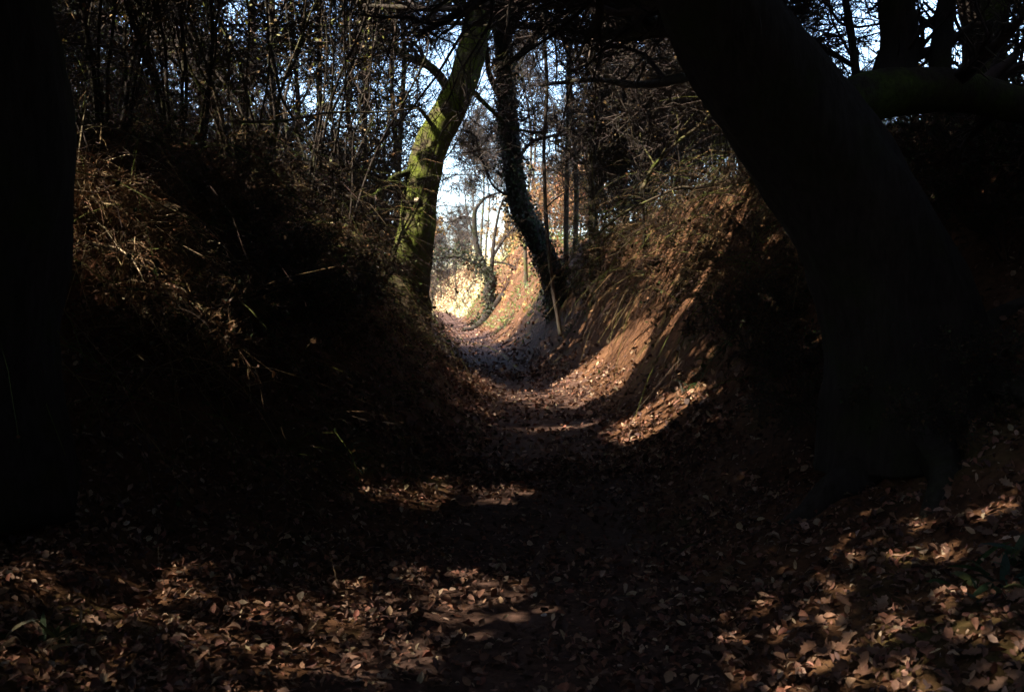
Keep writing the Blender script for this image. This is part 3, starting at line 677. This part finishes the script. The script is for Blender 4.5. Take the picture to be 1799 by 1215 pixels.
for u_, y_, q in ((690, 26, 0), (640, 24, 0), (600, 23, 1), (560, 25, 0), (520, 22, 0), (665, 31, 0), (620, 33, 1), (575, 30, 0), (500, 27, 0), (770, 34, 0), (765, 48, 1), (785, 62, 0), (1000, 40, 1), (960, 36, 1), (930, 44, 0), (1040, 33, 1), (905, 52, 0), (890, 64, 0), (1080, 28, 0), (830, 92, 0), (800, 74, 1), (915, 74, 1)):
    x = float(P(u_, 450, y_)[0]); sd_ = x - float(cpath(y_)); x = float(cpath(y_)) + math.copysign(max(abs(sd_), 2.3), sd_)
    lab = ('golden leaved shrub lit by the sun ' if q == 0 else 'russet leaved shrub ') + ('behind the coppice on the left' if sd_ < 0 else 'on the far right bank'); loc = (x, float(y_), float(gz(x, y_)) - .03); sc = g.uniform(.8, 1.25)
    if first[q]: first[q] = False; o = sp[q]; o.location = loc; o.scale = (sc,) * 3; tag(o, lab, None, 'sunlit shrubs along the banks')
    else: copy_tree(sp[q], loc, g.uniform(0, 6.28), sc, lab, 'sunlit shrubs along the banks')

# ------------------------------------------------------------------ trees added beside and over the lane to shade it, mostly unseen
def shade_tree(k, x, y, pos, sz, label, grp, top):
    g = np.random.default_rng(300 + k); z = float(gz(x, y)); th = thing('added_leafy_tree', label, 'tree', (x, y, z), grp)
    n = 8; pts = np.array([[x + .15 * math.sin(k + j), y + .15 * math.cos(2 * k + j), z - .2 + (top - z) * j / 7] for j in range(8)])
    part(trunk_mesh(pts, np.linspace(.2, .06, 8), 14, 40, .08, .05, k, .3), 'trunk', 'dark_bark', th)
    a, ra = children(resample(pts, 20)[None], np.linspace(.2, .06, 20)[None], 12, .5, .95, 8, .12, .3, .15, .5, g=g)
    for p, q in zip(a, ra): part(trunk_mesh(p, q, 6, 12, .06, .02, 3), 'limb', 'dark_bark', th)
    if len(pos):
        V, F = simple_leaves(pos, sz * g.uniform(.7, 1.3, len(pos)), g, .7); m_ = MB()
        m_.add(V, F, palette(len(pos), [(.035, .05, .018), (.05, .065, .02), (.08, .07, .025), (.12, .085, .03)], g)); part(m_, 'crown', 'ivy', th, 'stuff')
def cover(n, ylo, yhi, xlo, xhi, tlo, thi, g, dirv):
    """points in the crowns reached by going from the lane towards the light"""
    y = g.uniform(ylo, yhi, n); x = g.uniform(xlo, xhi, n) + cpath(y); z0 = g.uniform(0, 1, n) * gz(x, y)
    base = np.stack([x, y, gz(x, y)], -1)
    return base + dirv * g.uniform(tlo, thi, n)[:, None]
g = np.random.default_rng(400)
pts = np.concatenate([cover(90000, 1.5, 27, -4.5, 4.0, 7.0, 11.5, g, S), cover(20000, -3, 10, -3, 5, 6.0, 9, g, S), cover(34000, 13, 29, 3.5, 8.5, 10, 14, g, S)])
tk = resample([P(u, v, 5.9) for u, v in ((1592, 780), (1588, 640), (1568, 530), (1530, 420), (1465, 305), (1385, 195), (1300, 75))], 12000); tk = np.concatenate([tk, tk + np.array([.5, .3, -.5])]); pts = np.concatenate([pts, tk + g.normal(0, .38, tk.shape) + S * g.uniform(5, 9, (len(tk), 1))])  # leaves added towards the sun only to shade the great trunk
pts = pts + .35 * np.stack([fbm(pts * .9, 2, 1), fbm(pts * .9, 2, 2), fbm(pts * .9, 2, 3)], -1)      # clumpy crowns
def box(n, x0, x1, y0, y1, z0, z1): return np.stack([g.uniform(x0, x1, n), g.uniform(y0, y1, n), g.uniform(z0, z1, n)], -1)
roof = box(52000, -9, 10, -11, 27, 0, 2.4); roof[:, 2] += np.maximum(5.0, 2.4 + .33 * roof[:, 1])  # leaf layer added overhead, out of view, to cut the sky light
lw = box(70000, -9.5, -5.6, -11, 19, 0, 7); lw[:, 2] += gz(lw[:, 0], lw[:, 1]) * .9
rw = box(60000, 5.2, 9.5, -11, 17, 0, 6.5); rw[:, 2] += gz(rw[:, 0], rw[:, 1]) * .9
back = box(34000, -9, 9, -13, -9.5, 0, 7)
sizes = np.concatenate([np.full(len(pts), .17), np.full(len(roof), .40), np.full(len(lw), .17), np.full(len(rw), .19), np.full(len(back), .28)])
pts = np.concatenate([pts, roof, lw, rw, back])
ia = np.clip((((pts @ SA) - G0) / GR).astype(int), 0, GN - 1); ib = np.clip((((pts @ SB) - G0) / GR).astype(int), 0, GN - 1); gv = GAP[ia, ib]
thin = (gv > .12) & (gv < .6)                                   # leaves shrunk in the half-open gaps to make fine dapples
k = g.uniform(0, 1, len(pts)) < np.where(thin, np.minimum(1, gv * 5), gv); sizes = np.where(thin, sizes * (.5 + .45 * (gv - .12) / .48), sizes); pts = pts[k]; sizes = sizes[k]
u, v = PX(pts); fr = (pts[:, 1] > .5) & (v > -25) & (v < 750) & (u > -60) & (u < 1860)
holes = inpoly(u, v, [(1370, -40), (1480, 150), (1560, 125), (1560, -40)]) | inpoly(u, v, [(1600, -40), (1625, 90), (1690, 60), (1770, -40)])
infr = fr & (((u > 400) & (u < 1330)) | holes)
pts = pts[~infr]; fr = fr[~infr]; sizes = sizes[~infr] * np.where(fr, .42, 1)
ex = pts[fr] + g.normal(0, .12, (int(fr.sum()), 3)); pts = np.concatenate([pts, ex]); sizes = np.concatenate([sizes, sizes[fr]])
seeds = [(-6, 1), (-8, 6), (-6.5, 11), (-9, -3), (-5, -6), (-10, 12), (-8, 17), (-5.5, 21), (-11, 20), (4.6, -4), (6.5, 2), (7.5, 8), (5.4, 12), (10, 18), (0.5, -10.5), (-3.5, -10.5), (4.5, -10)]
sd = np.array(seeds, float); own = np.argmin(((pts[:, None, :2] - sd[None]) ** 2).sum(-1), 1)
for k, (x, y) in enumerate(seeds):
    lab = ('dense leafy tree behind the left bank, crown added to shade the lane' if x < -4 and y > -5 else 'dense leafy tree added unseen behind the viewpoint to darken the lane' if y < -3 else 'dense leafy tree above the right bank, crown added to shade the lane')
    shade_tree(k, x, y, pts[own == k], sizes[own == k], lab, lab.replace('dense leafy tree', 'leafy trees'), 6.5 if y < 14 else 8)

# ------------------------------------------------------------------ leaf litter
LEAFC = [(.15, .075, .05), (.22, .115, .075), (.29, .175, .115), (.10, .052, .038), (.19, .085, .055), (.36, .26, .18), (.075, .045, .038)]
def litter(n, ylo, yhi, slo, shi, smin, smax, g, dens=None):
    y = ylo + (yhi - ylo) * g.uniform(0, 1, n) ** 1.5; s = g.uniform(slo, shi, n); x = s + cpath(y)
    cl = fbm(np.stack([x * 1.3, y * 1.3, 0 * x], -1), 3, 33); onpath = np.abs(s) < .55
    steep = 1 - gn(x, y)[:, 2]
    keep = g.uniform(0, 1, n) < np.clip(.75 + .9 * cl, .12, 1) * np.where(onpath, np.where(y < 9, .62, .36), 1) * np.clip(1.2 - 2.9 * steep, .06, 1)
    x, y = x[keep], y[keep]; m = len(x)
    nr = unit(gn(x, y) + g.normal(0, .55, (m, 3))); pos = np.stack([x, y, gz(x, y) + g.uniform(.004, .03, m)], -1)
    sz = smin + (smax - smin) * g.uniform(0, 1, m) ** 1.6
    V, F = leaf_quads(pos, nr, sz, g, g.uniform(.35, .75, m), .55); return V, F, np.tile(palette(m, LEAFC, g, .3), (2, 1)), m
g = np.random.default_rng(500); mb = MB()
for a in ((72000, 2.5, 9, -3.6, 3.6, .018, .062), (34000, 8, 20, -3.2, 3.2, .04, .09), (12000, 18, 50, -3.2, 3.2, .07, .14)):
    V, F, C, m = litter(*a, g); mb.add(V, F, C)
tag(mb.build('leaf_litter', 'leaf_litter', None, False), 'carpet of small brown fallen leaves covering the lane and its banks', 'leaf litter', kind='stuff')

def oak_leaf(seed):
    """lobed, curled dead leaf about 1 unit long"""
    g = np.random.default_rng(seed); k = 15; t = np.linspace(0, 1, k)
    wv = .30 * np.sin(np.pi * t ** .8) ** .8 * (1 + .34 * np.sin(t * 26 + seed)); wv[0] = .02; wv[-1] = .03
    cu = g.uniform(-.25, .35); fold = g.uniform(.1, .6); tw = g.uniform(-.5, .5)
    mid = np.stack([t - .5, .06 * np.sin(3 * t + seed), cu * (t - .5) ** 2 * 1.6 + .04 * np.sin(7 * t + seed)], -1); V = [mid]
    for s_ in (-1, 1): V.append(mid + np.stack([.05 * np.sin(9 * t), s_ * wv * math.cos(fold * .6), wv * (fold + s_ * tw * t) * .8 + .03 * np.sin(11 * t + s_)], -1))
    i = np.arange(k - 1); m_ = MB()
    m_.add(np.vstack(V), np.concatenate([np.stack([i, i + 1, i + 1 + k, i + k], -1), np.stack([i + 2 * k, i + 2 * k + 1, i + 1, i], -1)]))
    return m_.mesh('fallen_leaf', 'fallen_leaf')
LM = [oak_leaf(s) for s in range(6)]
g = np.random.default_rng(520); nl = 0
zones = [('curled brown fallen leaf on the gentle right bank below the great dark tree', 'fallen leaves on the right bank', 110, (1350, 1799), (860, 1215)), ('curled brown fallen leaf on the flat lane edge by the thick black trunk', 'fallen leaves by the black trunk', 90, (40, 640), (1000, 1215)),
         ('brown fallen leaf scattered on the trodden middle of the lane', 'fallen leaves on the lane', 60, (640, 1350), (860, 1215))]
for lab, grp, n, (u0, u1), (v0, v1) in zones:
    u = g.uniform(u0, u1, n); v = v0 + (v1 - v0) * g.uniform(0, 1, n) ** .7; q, ok = hit(u, v, 1.5, 14); nr = unit(gn(q[:, 0], q[:, 1]) + g.normal(0, .25, (n, 3)))
    for k in range(n):
        if not ok[k]: continue
        o = put('fallen_leaf', LM[int(g.integers(6))]); o.location = (q[k, 0], q[k, 1], float(gz(q[k, 0], q[k, 1])) + .022)
        rot = Vector(nr[k]).to_track_quat('Z', 'Y') @ Vector((0, 0, 1)).rotation_difference(Vector((math.sin(.2), 0, math.cos(.2))))
        from mathutils import Quaternion
        o.rotation_mode = 'QUATERNION'; o.rotation_quaternion = rot @ Quaternion((0, 0, 1), g.uniform(0, 6.28)); s_ = g.uniform(.05, .095) if u0 > 1300 else g.uniform(.04, .075); o.scale = (s_, s_, s_); tag(o, lab, 'leaf', grp)

# ------------------------------------------------------------------ bank vegetation
def tuft(name, label, cat, x, y, n, L, g, cols, down=0., wid=.004, group=None, spread=.12, bend=.7, outw=0., partname='blades', mt='blade'):
    z = float(gz(x, y)); th = thing(name, label, cat, (x, y, z), group); K = 6
    an = g.uniform(0, 2 * np.pi, n); bx_ = x + g.normal(0, spread, n); by = y + g.normal(0, spread, n); b = np.stack([bx_, by, gz(bx_, by) - .01], -1)
    nr = gn(np.array([x]), np.array([y]))[0]
    d = unit(np.stack([np.cos(an), np.sin(an), g.uniform(.6, 2.2, n)], -1) + nr * outw); p = np.empty((n, K, 3)); p[:, 0] = b; LL = L * g.uniform(.5, 1.2, n)
    for k in range(1, K):
        d = unit(d + np.array([0, 0, -bend * .25 - down * .3]) + g.normal(0, .07, (n, 3))); q = p[:, k - 1] + d * (LL / (K - 1))[:, None]
        q[:, 2] = np.maximum(q[:, 2], gz(q[:, 0], q[:, 1]) + .01); p[:, k] = q
    side_ = unit(np.cross(p[:, -1] - p[:, 0], g.normal(size=(n, 3)))); wv = wid * g.uniform(.6, 1.4, n)[:, None] * np.array([.7, 1, 1, .9, .6, .1])[None]
    V, F = ribbons(p, wv, side_); m_ = MB(); m_.add(V, F, np.repeat(palette(n, cols, g, .3), K - 1, 0)); part(m_, partname, mt, th, 'stuff'); return th
STRAW = [(.34, .24, .12), (.20, .12, .055), (.19, .085, .04), (.42, .34, .2), (.12, .07, .04), (.10, .055, .035)]
GREEN = [(.035, .07, .03), (.05, .09, .03), (.03, .06, .04), (.09, .10, .03)]
g = np.random.default_rng(600)
straw_px = [(120, 345), (160, 375), (215, 400), (150, 420), (235, 455), (195, 480), (250, 520), (300, 440), (320, 540), (225, 560), (290, 590), (340, 480), (130, 390), (265, 420), (320, 610)]
q, ok = hit([p_[0] for p_ in straw_px], [p_[1] for p_ in straw_px])
for k in range(len(q)):
    if ok[k]: tuft('dead_bracken', 'clump of straw coloured dead bracken hanging down the left bank by the thick black trunk', 'dead plant', q[k, 0], q[k, 1], 70, .62, g, STRAW, .7, .004, 'dead bracken on the left bank', .18, .8, 1.7, 'stems')
cr = [(430, 270), (470, 300), (505, 330), (540, 365), (575, 395), (610, 425), (650, 455), (560, 420), (520, 395), (600, 460), (640, 480), (480, 350), (450, 290), (490, 318), (525, 350), (555, 378), (590, 412), (565, 410), (630, 445), (670, 470), (545, 400)]
q, ok = hit([p_[0] for p_ in cr], [p_[1] for p_ in cr])
for k in range(len(q)):
    if ok[k]: tuft('dry_grass', 'tuft of pale dry grass on the crest of the left bank near the coppice stems', 'dead plant', q[k, 0], q[k, 1], 60, .42, g, STRAW + GREEN[:1], .4, .006, 'dry grass on the left crest', .15, .8, .5)
gr = [(1210, 690, 'bright green grass tuft at the foot of the right bank beside the bent stick'), (1250, 640, 'green grass tuft growing up the right bank in shade'), (1300, 590, 'green fern tuft in the shade of the right bank'), (1380, 470, 'small green tuft high on the shaded right bank'),
      (610, 800, 'small green blades at the foot of the dark left bank'), (1790, 1010, 'broad green leaves at the right edge among fallen leaves'), (1240, 410, 'sunlit green ivy patch high on the right slope'), (500, 480, 'green fern on the shaded left bank face'), (560, 560, 'drooping green tuft low on the left bank face'), (1000, 585, 'green tuft below the thin sapling'), (950, 545, 'green tuft on the bank behind the thin sapling')]
q, ok = hit([p_[0] for p_ in gr], [p_[1] for p_ in gr])
for k in range(len(q)):
    if ok[k]: tuft('green_tuft', gr[k][2], 'plant', q[k, 0], q[k, 1], 45, .20 if k != 5 else .20, g, GREEN, .1, .004 if k != 5 else .016, None, .10, .9, .3)
# a dim leafy plant at the lower left
q, ok = hit([115], [1150]); tuft('leafy_plant', 'dim green leafy plant standing among leaves by the thick black trunk', 'plant', q[0, 0], q[0, 1], 12, .17, g, [(.05, .08, .03), (.07, .09, .03)], -.2, .011, None, .05, .6, 0, 'leaves')
q, ok = hit([70], [1140]); tuft('dead_stalk_plant', 'withered pale stalks beside the dim green leafy plant', 'dead plant', q[0, 0], q[0, 1], 14, .2, g, [(.3, .25, .15)], 0, .01, None, .06, .9, 0, 'stalks')

# brambles and dead stems over both banks
def tangle(n, ylo, yhi, slo, shi, L, r, g, cols, up=1.0, hang=.35):
    y = g.uniform(ylo, yhi, n); s = g.uniform(slo, shi, n); x = s + cpath(y); K = 7; p = np.empty((n, K, 3)); p[:, 0] = np.stack([x, y, gz(x, y) - .02], -1)
    d = unit(g.normal(size=(n, 3)) * np.array([.7, .7, .3]) + gn(x, y) * up + np.array([0, 0, .3])); LL = L * g.uniform(.4, 1.3, n)
    for k in range(1, K):
        d = unit(d + g.normal(0, .16, (n, 3)) + np.array([0, 0, -hang])); q = p[:, k - 1] + d * (LL / (K - 1))[:, None]
        q[:, 2] = np.maximum(q[:, 2], gz(q[:, 0], q[:, 1]) + .015); p[:, k] = q
    rr = (r * g.uniform(.5, 1.4, n))[:, None] * np.linspace(1, .4, K)[None]
    V, F = tubes(p, rr, 3); return V, F, np.repeat(palette(n, cols, g, .4), (K - 1) * 3, 0), p
STEM = [(.07, .05, .04), (.12, .085, .05), (.20, .14, .07), (.09, .06, .05), (.10, .12, .03)]
g = np.random.default_rng(700)
for name, lab, jobs in (('bramble_tangle', 'tangle of bramble stems and dead twigs over the left bank', [(1700, 5.5, 19, -4.4, -1.5, 1.2, .0035), (1300, 5.5, 20, -5.0, -2.4, 2.2, .004)]), ('bramble_tangle', 'tangle of grey bramble stems over the top of the right bank', [(1500, 8, 22, 1.9, 4.4, 1.2, .0035), (1300, 9, 24, 2.1, 4.6, 2.2, .0045)])):
    mb = MB()
    for jb in jobs:
        V, F, C, p = tangle(*jb, g, STEM); mb.add(V, F, C)
        q = p[:, 1:].reshape(-1, 3); m = len(p) * 3; q = q[g.integers(0, len(q), m)] + g.normal(0, .02, (m, 3))
        V, F = leaf_quads(q, unit(g.normal(size=(m, 3)) + np.array([0, 0, .8])), g.uniform(.03, .06, m), g); mb.add(V, F, np.tile(palette(m, [(.04, .06, .02), (.09, .05, .02), (.15, .08, .04), (.06, .05, .03)], g), (2, 1)))
    tag(mb.build(name, 'twig'), lab, 'brambles', kind='stuff')
# bramble bushes and thorn thickets, one mesh set each, copied
def bush_proto(seed, h, wide, nst, cols, leaves, lsz, name, n=(7, 6, 5), stemc=(.07, .05, .04), minr=.003):
    g = np.random.default_rng(seed); th = thing(name, '', 'shrub', (0, 0, 0)); t_ = np.linspace(0, 1, 8)[:, None]; A = []
    for k in range(nst):
        an = k * 2 * np.pi / nst + g.uniform(-.4, .4); hh = h * g.uniform(.6, 1.1); ww = wide * g.uniform(.5, 1.1)
        A.append(np.array([.12 * math.cos(an), .12 * math.sin(an), -.12]) + np.hstack([ww * t_ ** 1.2 * math.cos(an), ww * t_ ** 1.2 * math.sin(an), hh * (1.7 * t_ - .85 * t_ ** 2)]) + g.normal(0, .05, (8, 3)) * t_)
    A = np.array(A); RA = np.repeat(np.linspace(.012, .005, 8)[None], nst, 0) * (1 + h * .2)
    m_ = MB(); V, F = tubes(A, RA, 5); m_.add(V, F, np.array(stemc)); part(m_, 'stems', 'twig', th, 'stuff')
    lv = crown_from(A, RA, *n, (.5, .6, .7), g=g, minr=minr, up=.02, wob=.3); m_ = MB(); add_twigs(m_, lv, stemc, False, g=g); part(m_, 'crown', 'twig', th)
    q = np.concatenate([l[0].reshape(-1, 3) for l in lv[1:]]); q = q[g.integers(0, len(q), leaves)] + g.normal(0, .02, (leaves, 3)); V, F = leaf_quads(q, unit(g.normal(size=(leaves, 3)) + np.array([0, 0, .6])), g.uniform(lsz * .6, lsz * 1.4, leaves), g); m_ = MB(); m_.add(V, F, np.tile(palette(leaves, cols, g), (2, 1))); part(m_, 'foliage', 'leaf', th, 'stuff'); return th
BR = [(.03, .05, .018), (.05, .07, .02), (.10, .055, .025), (.035, .045, .025), (.14, .09, .04)]
bp = {'a': bush_proto(901, .9, .9, 9, BR, 1500, .045, 'bramble_bush'), 'b': bush_proto(902, .7, 1.1, 8, [(.20, .10, .05), (.26, .16, .08), (.14, .07, .04), (.05, .06, .02)], 1100, .05, 'bracken_bush', (7, 6, 5), (.14, .09, .05)), 'c': bush_proto(903, 3.6, 1.8, 9, [(.10, .09, .03), (.05, .06, .02), (.16, .10, .04)], 1300, .05, 'thorn_thicket', (9, 7, 6), (.06, .05, .045), .0045)}
used = set(); g = np.random.default_rng(910)
def bush(kind, x, y, sc, label, group):
    loc = (float(x), float(y), float(gz(x, y)))
    if kind not in used: used.add(kind); o = bp[kind]; o.location = loc; o.scale = (sc,) * 3; tag(o, label, None, group)
    else: copy_tree(bp[kind], loc, g.uniform(0, 6.28), sc, label, group)
NM = {'a': 'dark bramble bush', 'b': 'russet dead bracken bush', 'c': 'tall thorn thicket'}
def bushes(kind, pix, sc, where, group):
    q, ok = hit([p_[0] for p_ in pix], [p_[1] for p_ in pix])
    for k in range(len(q)):
        if ok[k]: bush(kind, q[k, 0], q[k, 1], sc * g.uniform(.75, 1.25), NM[kind] + ' ' + where, group)
bushes('a', [(400, 430), (440, 520), (500, 480), (380, 620), (470, 620), (540, 560), (600, 560), (420, 330), (520, 400), (620, 500)], .62, 'on the steep left bank', 'bushes on the left bank')
bushes('b', [(180, 400), (240, 500), (300, 620), (360, 360), (450, 400), (570, 440), (320, 400), (600, 620)], .55, 'hanging on the steep left bank', 'bushes on the left bank')
bushes('a', [(1180, 420), (1330, 430), (1300, 350), (1330, 620), (1380, 560), (1100, 440), (1050, 480), (1400, 680), (1010, 500), (1040, 540)], .55, 'on the upper right bank', 'bushes on the right bank')
bushes('b', [(1290, 480), (1340, 520), (1400, 470), (1270, 420), (1350, 580)], .45, 'on the upper right bank', 'bushes on the right bank')
bushes('a', [(1470, 760), (1540, 790), (1640, 780), (1700, 700)], .5, 'added to darken the foot of the great dark tree', 'bushes added at the foot of the great tree')  # bushes put in to darken the ground about the trunk
bushes('a', [(1640, 420), (1720, 380), (1780, 450), (1660, 330), (1750, 300)], .75, 'behind the great dark tree', 'bushes behind the great tree')
for u_, y_ in ((1070, 17), (1130, 15), (1190, 14), (1240, 13.5), (1100, 20), (1180, 19), (1020, 21), (1760, 9)):
    x = max(float(P(u_, 400, y_)[0]), float(cpath(y_)) + 2.9); bush('c', x, y_, g.uniform(.7, 1.05), NM['c'] + ' along the top of the right bank', 'thickets on the right bank')
for x, y_ in ((-5.6, 9), (-6.2, 11.5), (-5.8, 14), (-6.4, 17), (-5.0, 20), (-4.2, 23), (-6.5, 21), (-7.5, 26), (-5.8, 25), (-4.6, 7.2)):
    bush('c', x, y_, g.uniform(.75, 1.1), NM['c'] + ' behind the crest of the left bank', 'thickets on the left bank')

# sunlit scrub on the far banks
def scrub(n, ylo, yhi, slo, shi, cols, hgt, size, thr, seed):
    g = np.random.default_rng(seed); y = g.uniform(ylo, yhi, n); s = np.where(g.uniform(0, 1, n) < .75, 1, -1) * g.uniform(slo, shi, n); x = s + cpath(y)
    cl = fbm(np.stack([x * .8, y * .45, 0 * x + seed], -1), 3, 91); k = cl > thr; x, y, s, cl = x[k], y[k], s[k], cl[k]; n = len(x)
    pos = np.stack([x, y, gz(x, y) + np.abs(g.normal(0, 1, n)) * hgt * (.3 + np.clip(cl - thr, 0, 1)) * np.clip(np.abs(s) - .8, .15, 2)], -1)
    V, F = simple_leaves(pos, g.uniform(size * .6, size * 1.4, n), g, .4, unit(g.normal(size=(n, 3)) * .7 + S * (2.0 if size > .2 else .9)))  # leaves tilted to the sun so the scrub shows brighter
    return V, F, palette(n, cols, g)
for lab, cols, a in (('golden bracken lit by the sun on the far banks', [(.34, .20, .06), (.30, .14, .05), (.42, .30, .10), (.22, .10, .04)], (9000, 26, 75, 1.5, 6, .45, .16, .08, 721)),
                     ('fresh green ground plants lit by the sun on the far banks', [(.12, .17, .035), (.17, .20, .05), (.07, .12, .03)], (14000, 25, 85, .95, 4.5, .25, .13, -.04, 735)),
                     ('pale straw grass with sun glare put into its colour at the far bend of the path', [(.70, .58, .32), (.62, .50, .26), (.55, .52, .24)], (14000, 62, 125, .7, 7, .35, .24, -.4, 749))):  # straw made paler to stand in for blown-out sunlight
    mb = MB(); V, F, C = scrub(a[0], *a[1:5], cols, *a[5:]); mb.add(V, F, C); tag(mb.build('far_scrub', 'leaf', None, False), lab, 'scrub', kind='stuff')

# ------------------------------------------------------------------ single branches, sticks and stones
def stick(name, label, pts, r0, r1, mt, n=16, cat='stick', twigs=0, seed=1):
    pts = np.array(pts, float); th = thing(name, label, cat, pts[0]); p, r = limb(pts, r0, r1, 20)
    part(trunk_mesh(p, r, 8, 30, .12, .03, seed), 'stem', mt, th)
    if twigs:
        gg = np.random.default_rng(seed); a, ra = children(p[None], r[None], twigs, .35, .7, 6, .02, .15, .15, g=gg); m_ = MB(); b, rb = children(a, ra, 4, .4, .7, 4, 0, g=gg)
        add_twigs(m_, [(a, np.maximum(ra, .004), 4), (b, np.maximum(rb, .003), 3)], (.10, .10, .04), g=gg); part(m_, 'twigs', 'twig', th, 'stuff')
def onb(u, v, lift=.0):
    q, ok = hit(np.array([u]), np.array([v])); q = q[0]; q[2] = gz(q[0], q[1]) + lift; return q
a = onb(1235, 395)
stick('mossy_branch', 'yellow green mossy branch arching out over the bare earth slope of the right bank', [P(1275, 318, 13.0), P(1230, 332, 12.8), P(1195, 330, 12.6), P(1150, 348, 12.4), P(1100, 372, 12.3), P(1065, 398, 12.2), P(1042, 420, 12.1)], .022, .009, 'hazel_bark', twigs=10, cat='branch', seed=3)
stick('mossy_branch', 'green mossy branch slanting up the right bank above the arching one', [P(1130, 330, 14), P(1150, 290, 14), P(1190, 250, 14), P(1235, 215, 14.2), P(1270, 170, 14.4)], .03, .018, 'hazel_bark', twigs=8, cat='branch', seed=4)
stick('bent_stick', 'pale bent stick standing beside the bright green grass tuft', [onb(1200, 692, .0), onb(1195, 685, .05), onb(1184, 676, .16), onb(1190, 668, .26)], .010, .006, 'grey_bark', cat='stick', seed=5)
stick('fallen_twig', 'short straight pale twig lying on the dark middle of the lane', [onb(1062, 1066, .02), onb(1085, 1061, .025), onb(1108, 1056, .02)], .006, .005, 'grey_bark', seed=6)
stick('fallen_twig', 'reddish twig lying up the gentle slope right of the lane', [onb(1190, 980, .02), onb(1212, 970, .03), onb(1236, 962, .02)], .006, .005, 'hazel_bark', seed=7)
stick('fallen_stick', 'grey fallen stick lying among leaves on the right bank', [onb(1600, 690, .02), onb(1640, 685, .04), onb(1680, 682, .03)], .010, .007, 'grey_bark', seed=8)
stick('leaning_stem', 'long pale stem leaning down the left bank below the dead bracken', [P(328, 540, 6.9), P(345, 590, 6.85), P(362, 645, 6.8)], .010, .007, 'grey_bark', seed=9)
stick('bare_branch', 'long bare branch reaching level across the left coppice stems', [P(420, 215, 10.5), P(500, 212, 11), P(580, 198, 11.5), P(660, 197, 12), P(740, 190, 12.5)], .016, .008, 'hazel_bark', twigs=10, cat='branch', seed=10)
stick('golden_branch', 'leaning golden branch among the left coppice catching the sun', [P(470, 70, 9.5), P(484, 120, 9.5), P(492, 165, 9.5), P(510, 200, 9.5), P(535, 228, 9.5)], .016, .010, 'hazel_bark', cat='branch', seed=11)
stick('fallen_branch', 'crooked pale branch lying across the face of the left bank', [P(470, 420, 9.8), P(500, 410, 10), P(530, 400, 10.3), P(560, 385, 10.6)], .012, .008, 'grey_bark', twigs=4, cat='branch', seed=12)
def stone(label, u, v, r, col, seed):
    q = onb(u, v); g = np.random.default_rng(seed); th = np.linspace(0, np.pi, 7); ph = np.arange(9) * 2 * np.pi / 9; T_, Ph = np.meshgrid(th, ph, indexing='ij')
    d = np.stack([np.sin(T_) * np.cos(Ph), np.sin(T_) * np.sin(Ph) * .8, np.cos(T_) * .55], -1); d = d * (1 + .25 * fbm(d * 1.6 + seed, 2, seed))[..., None] * r
    i = np.arange(63).reshape(7, 9); j = np.roll(i, -1, 1); m_ = MB(); m_.add(d.reshape(-1, 3), np.stack([i[:-1], i[1:], j[1:], j[:-1]], -1).reshape(-1, 4), np.array(col)); o = m_.build('flint_stone', 'stone'); o.location = (q[0], q[1], q[2] + r * .25); tag(o, label, 'stone')
stone('small white chalk stone on the dark middle of the lane', 955, 1081, .016, (.8, .8, .85), 1)
stone('small pale stone further along the dark lane', 970, 813, .022, (.6, .6, .65), 2)
stone('dull grey flint embedded in the right bank below the great tree', 1715, 735, .06, (.14, .13, .13), 3)
q = onb(208, 512, .12); o = put('pale_leaf', LM[2]); o.location = q; o.scale = (.13,) * 3; o.rotation_euler = (1.1, .2, .4); tag(o, 'single pale yellow leaf caught in the dead bracken', 'leaf')
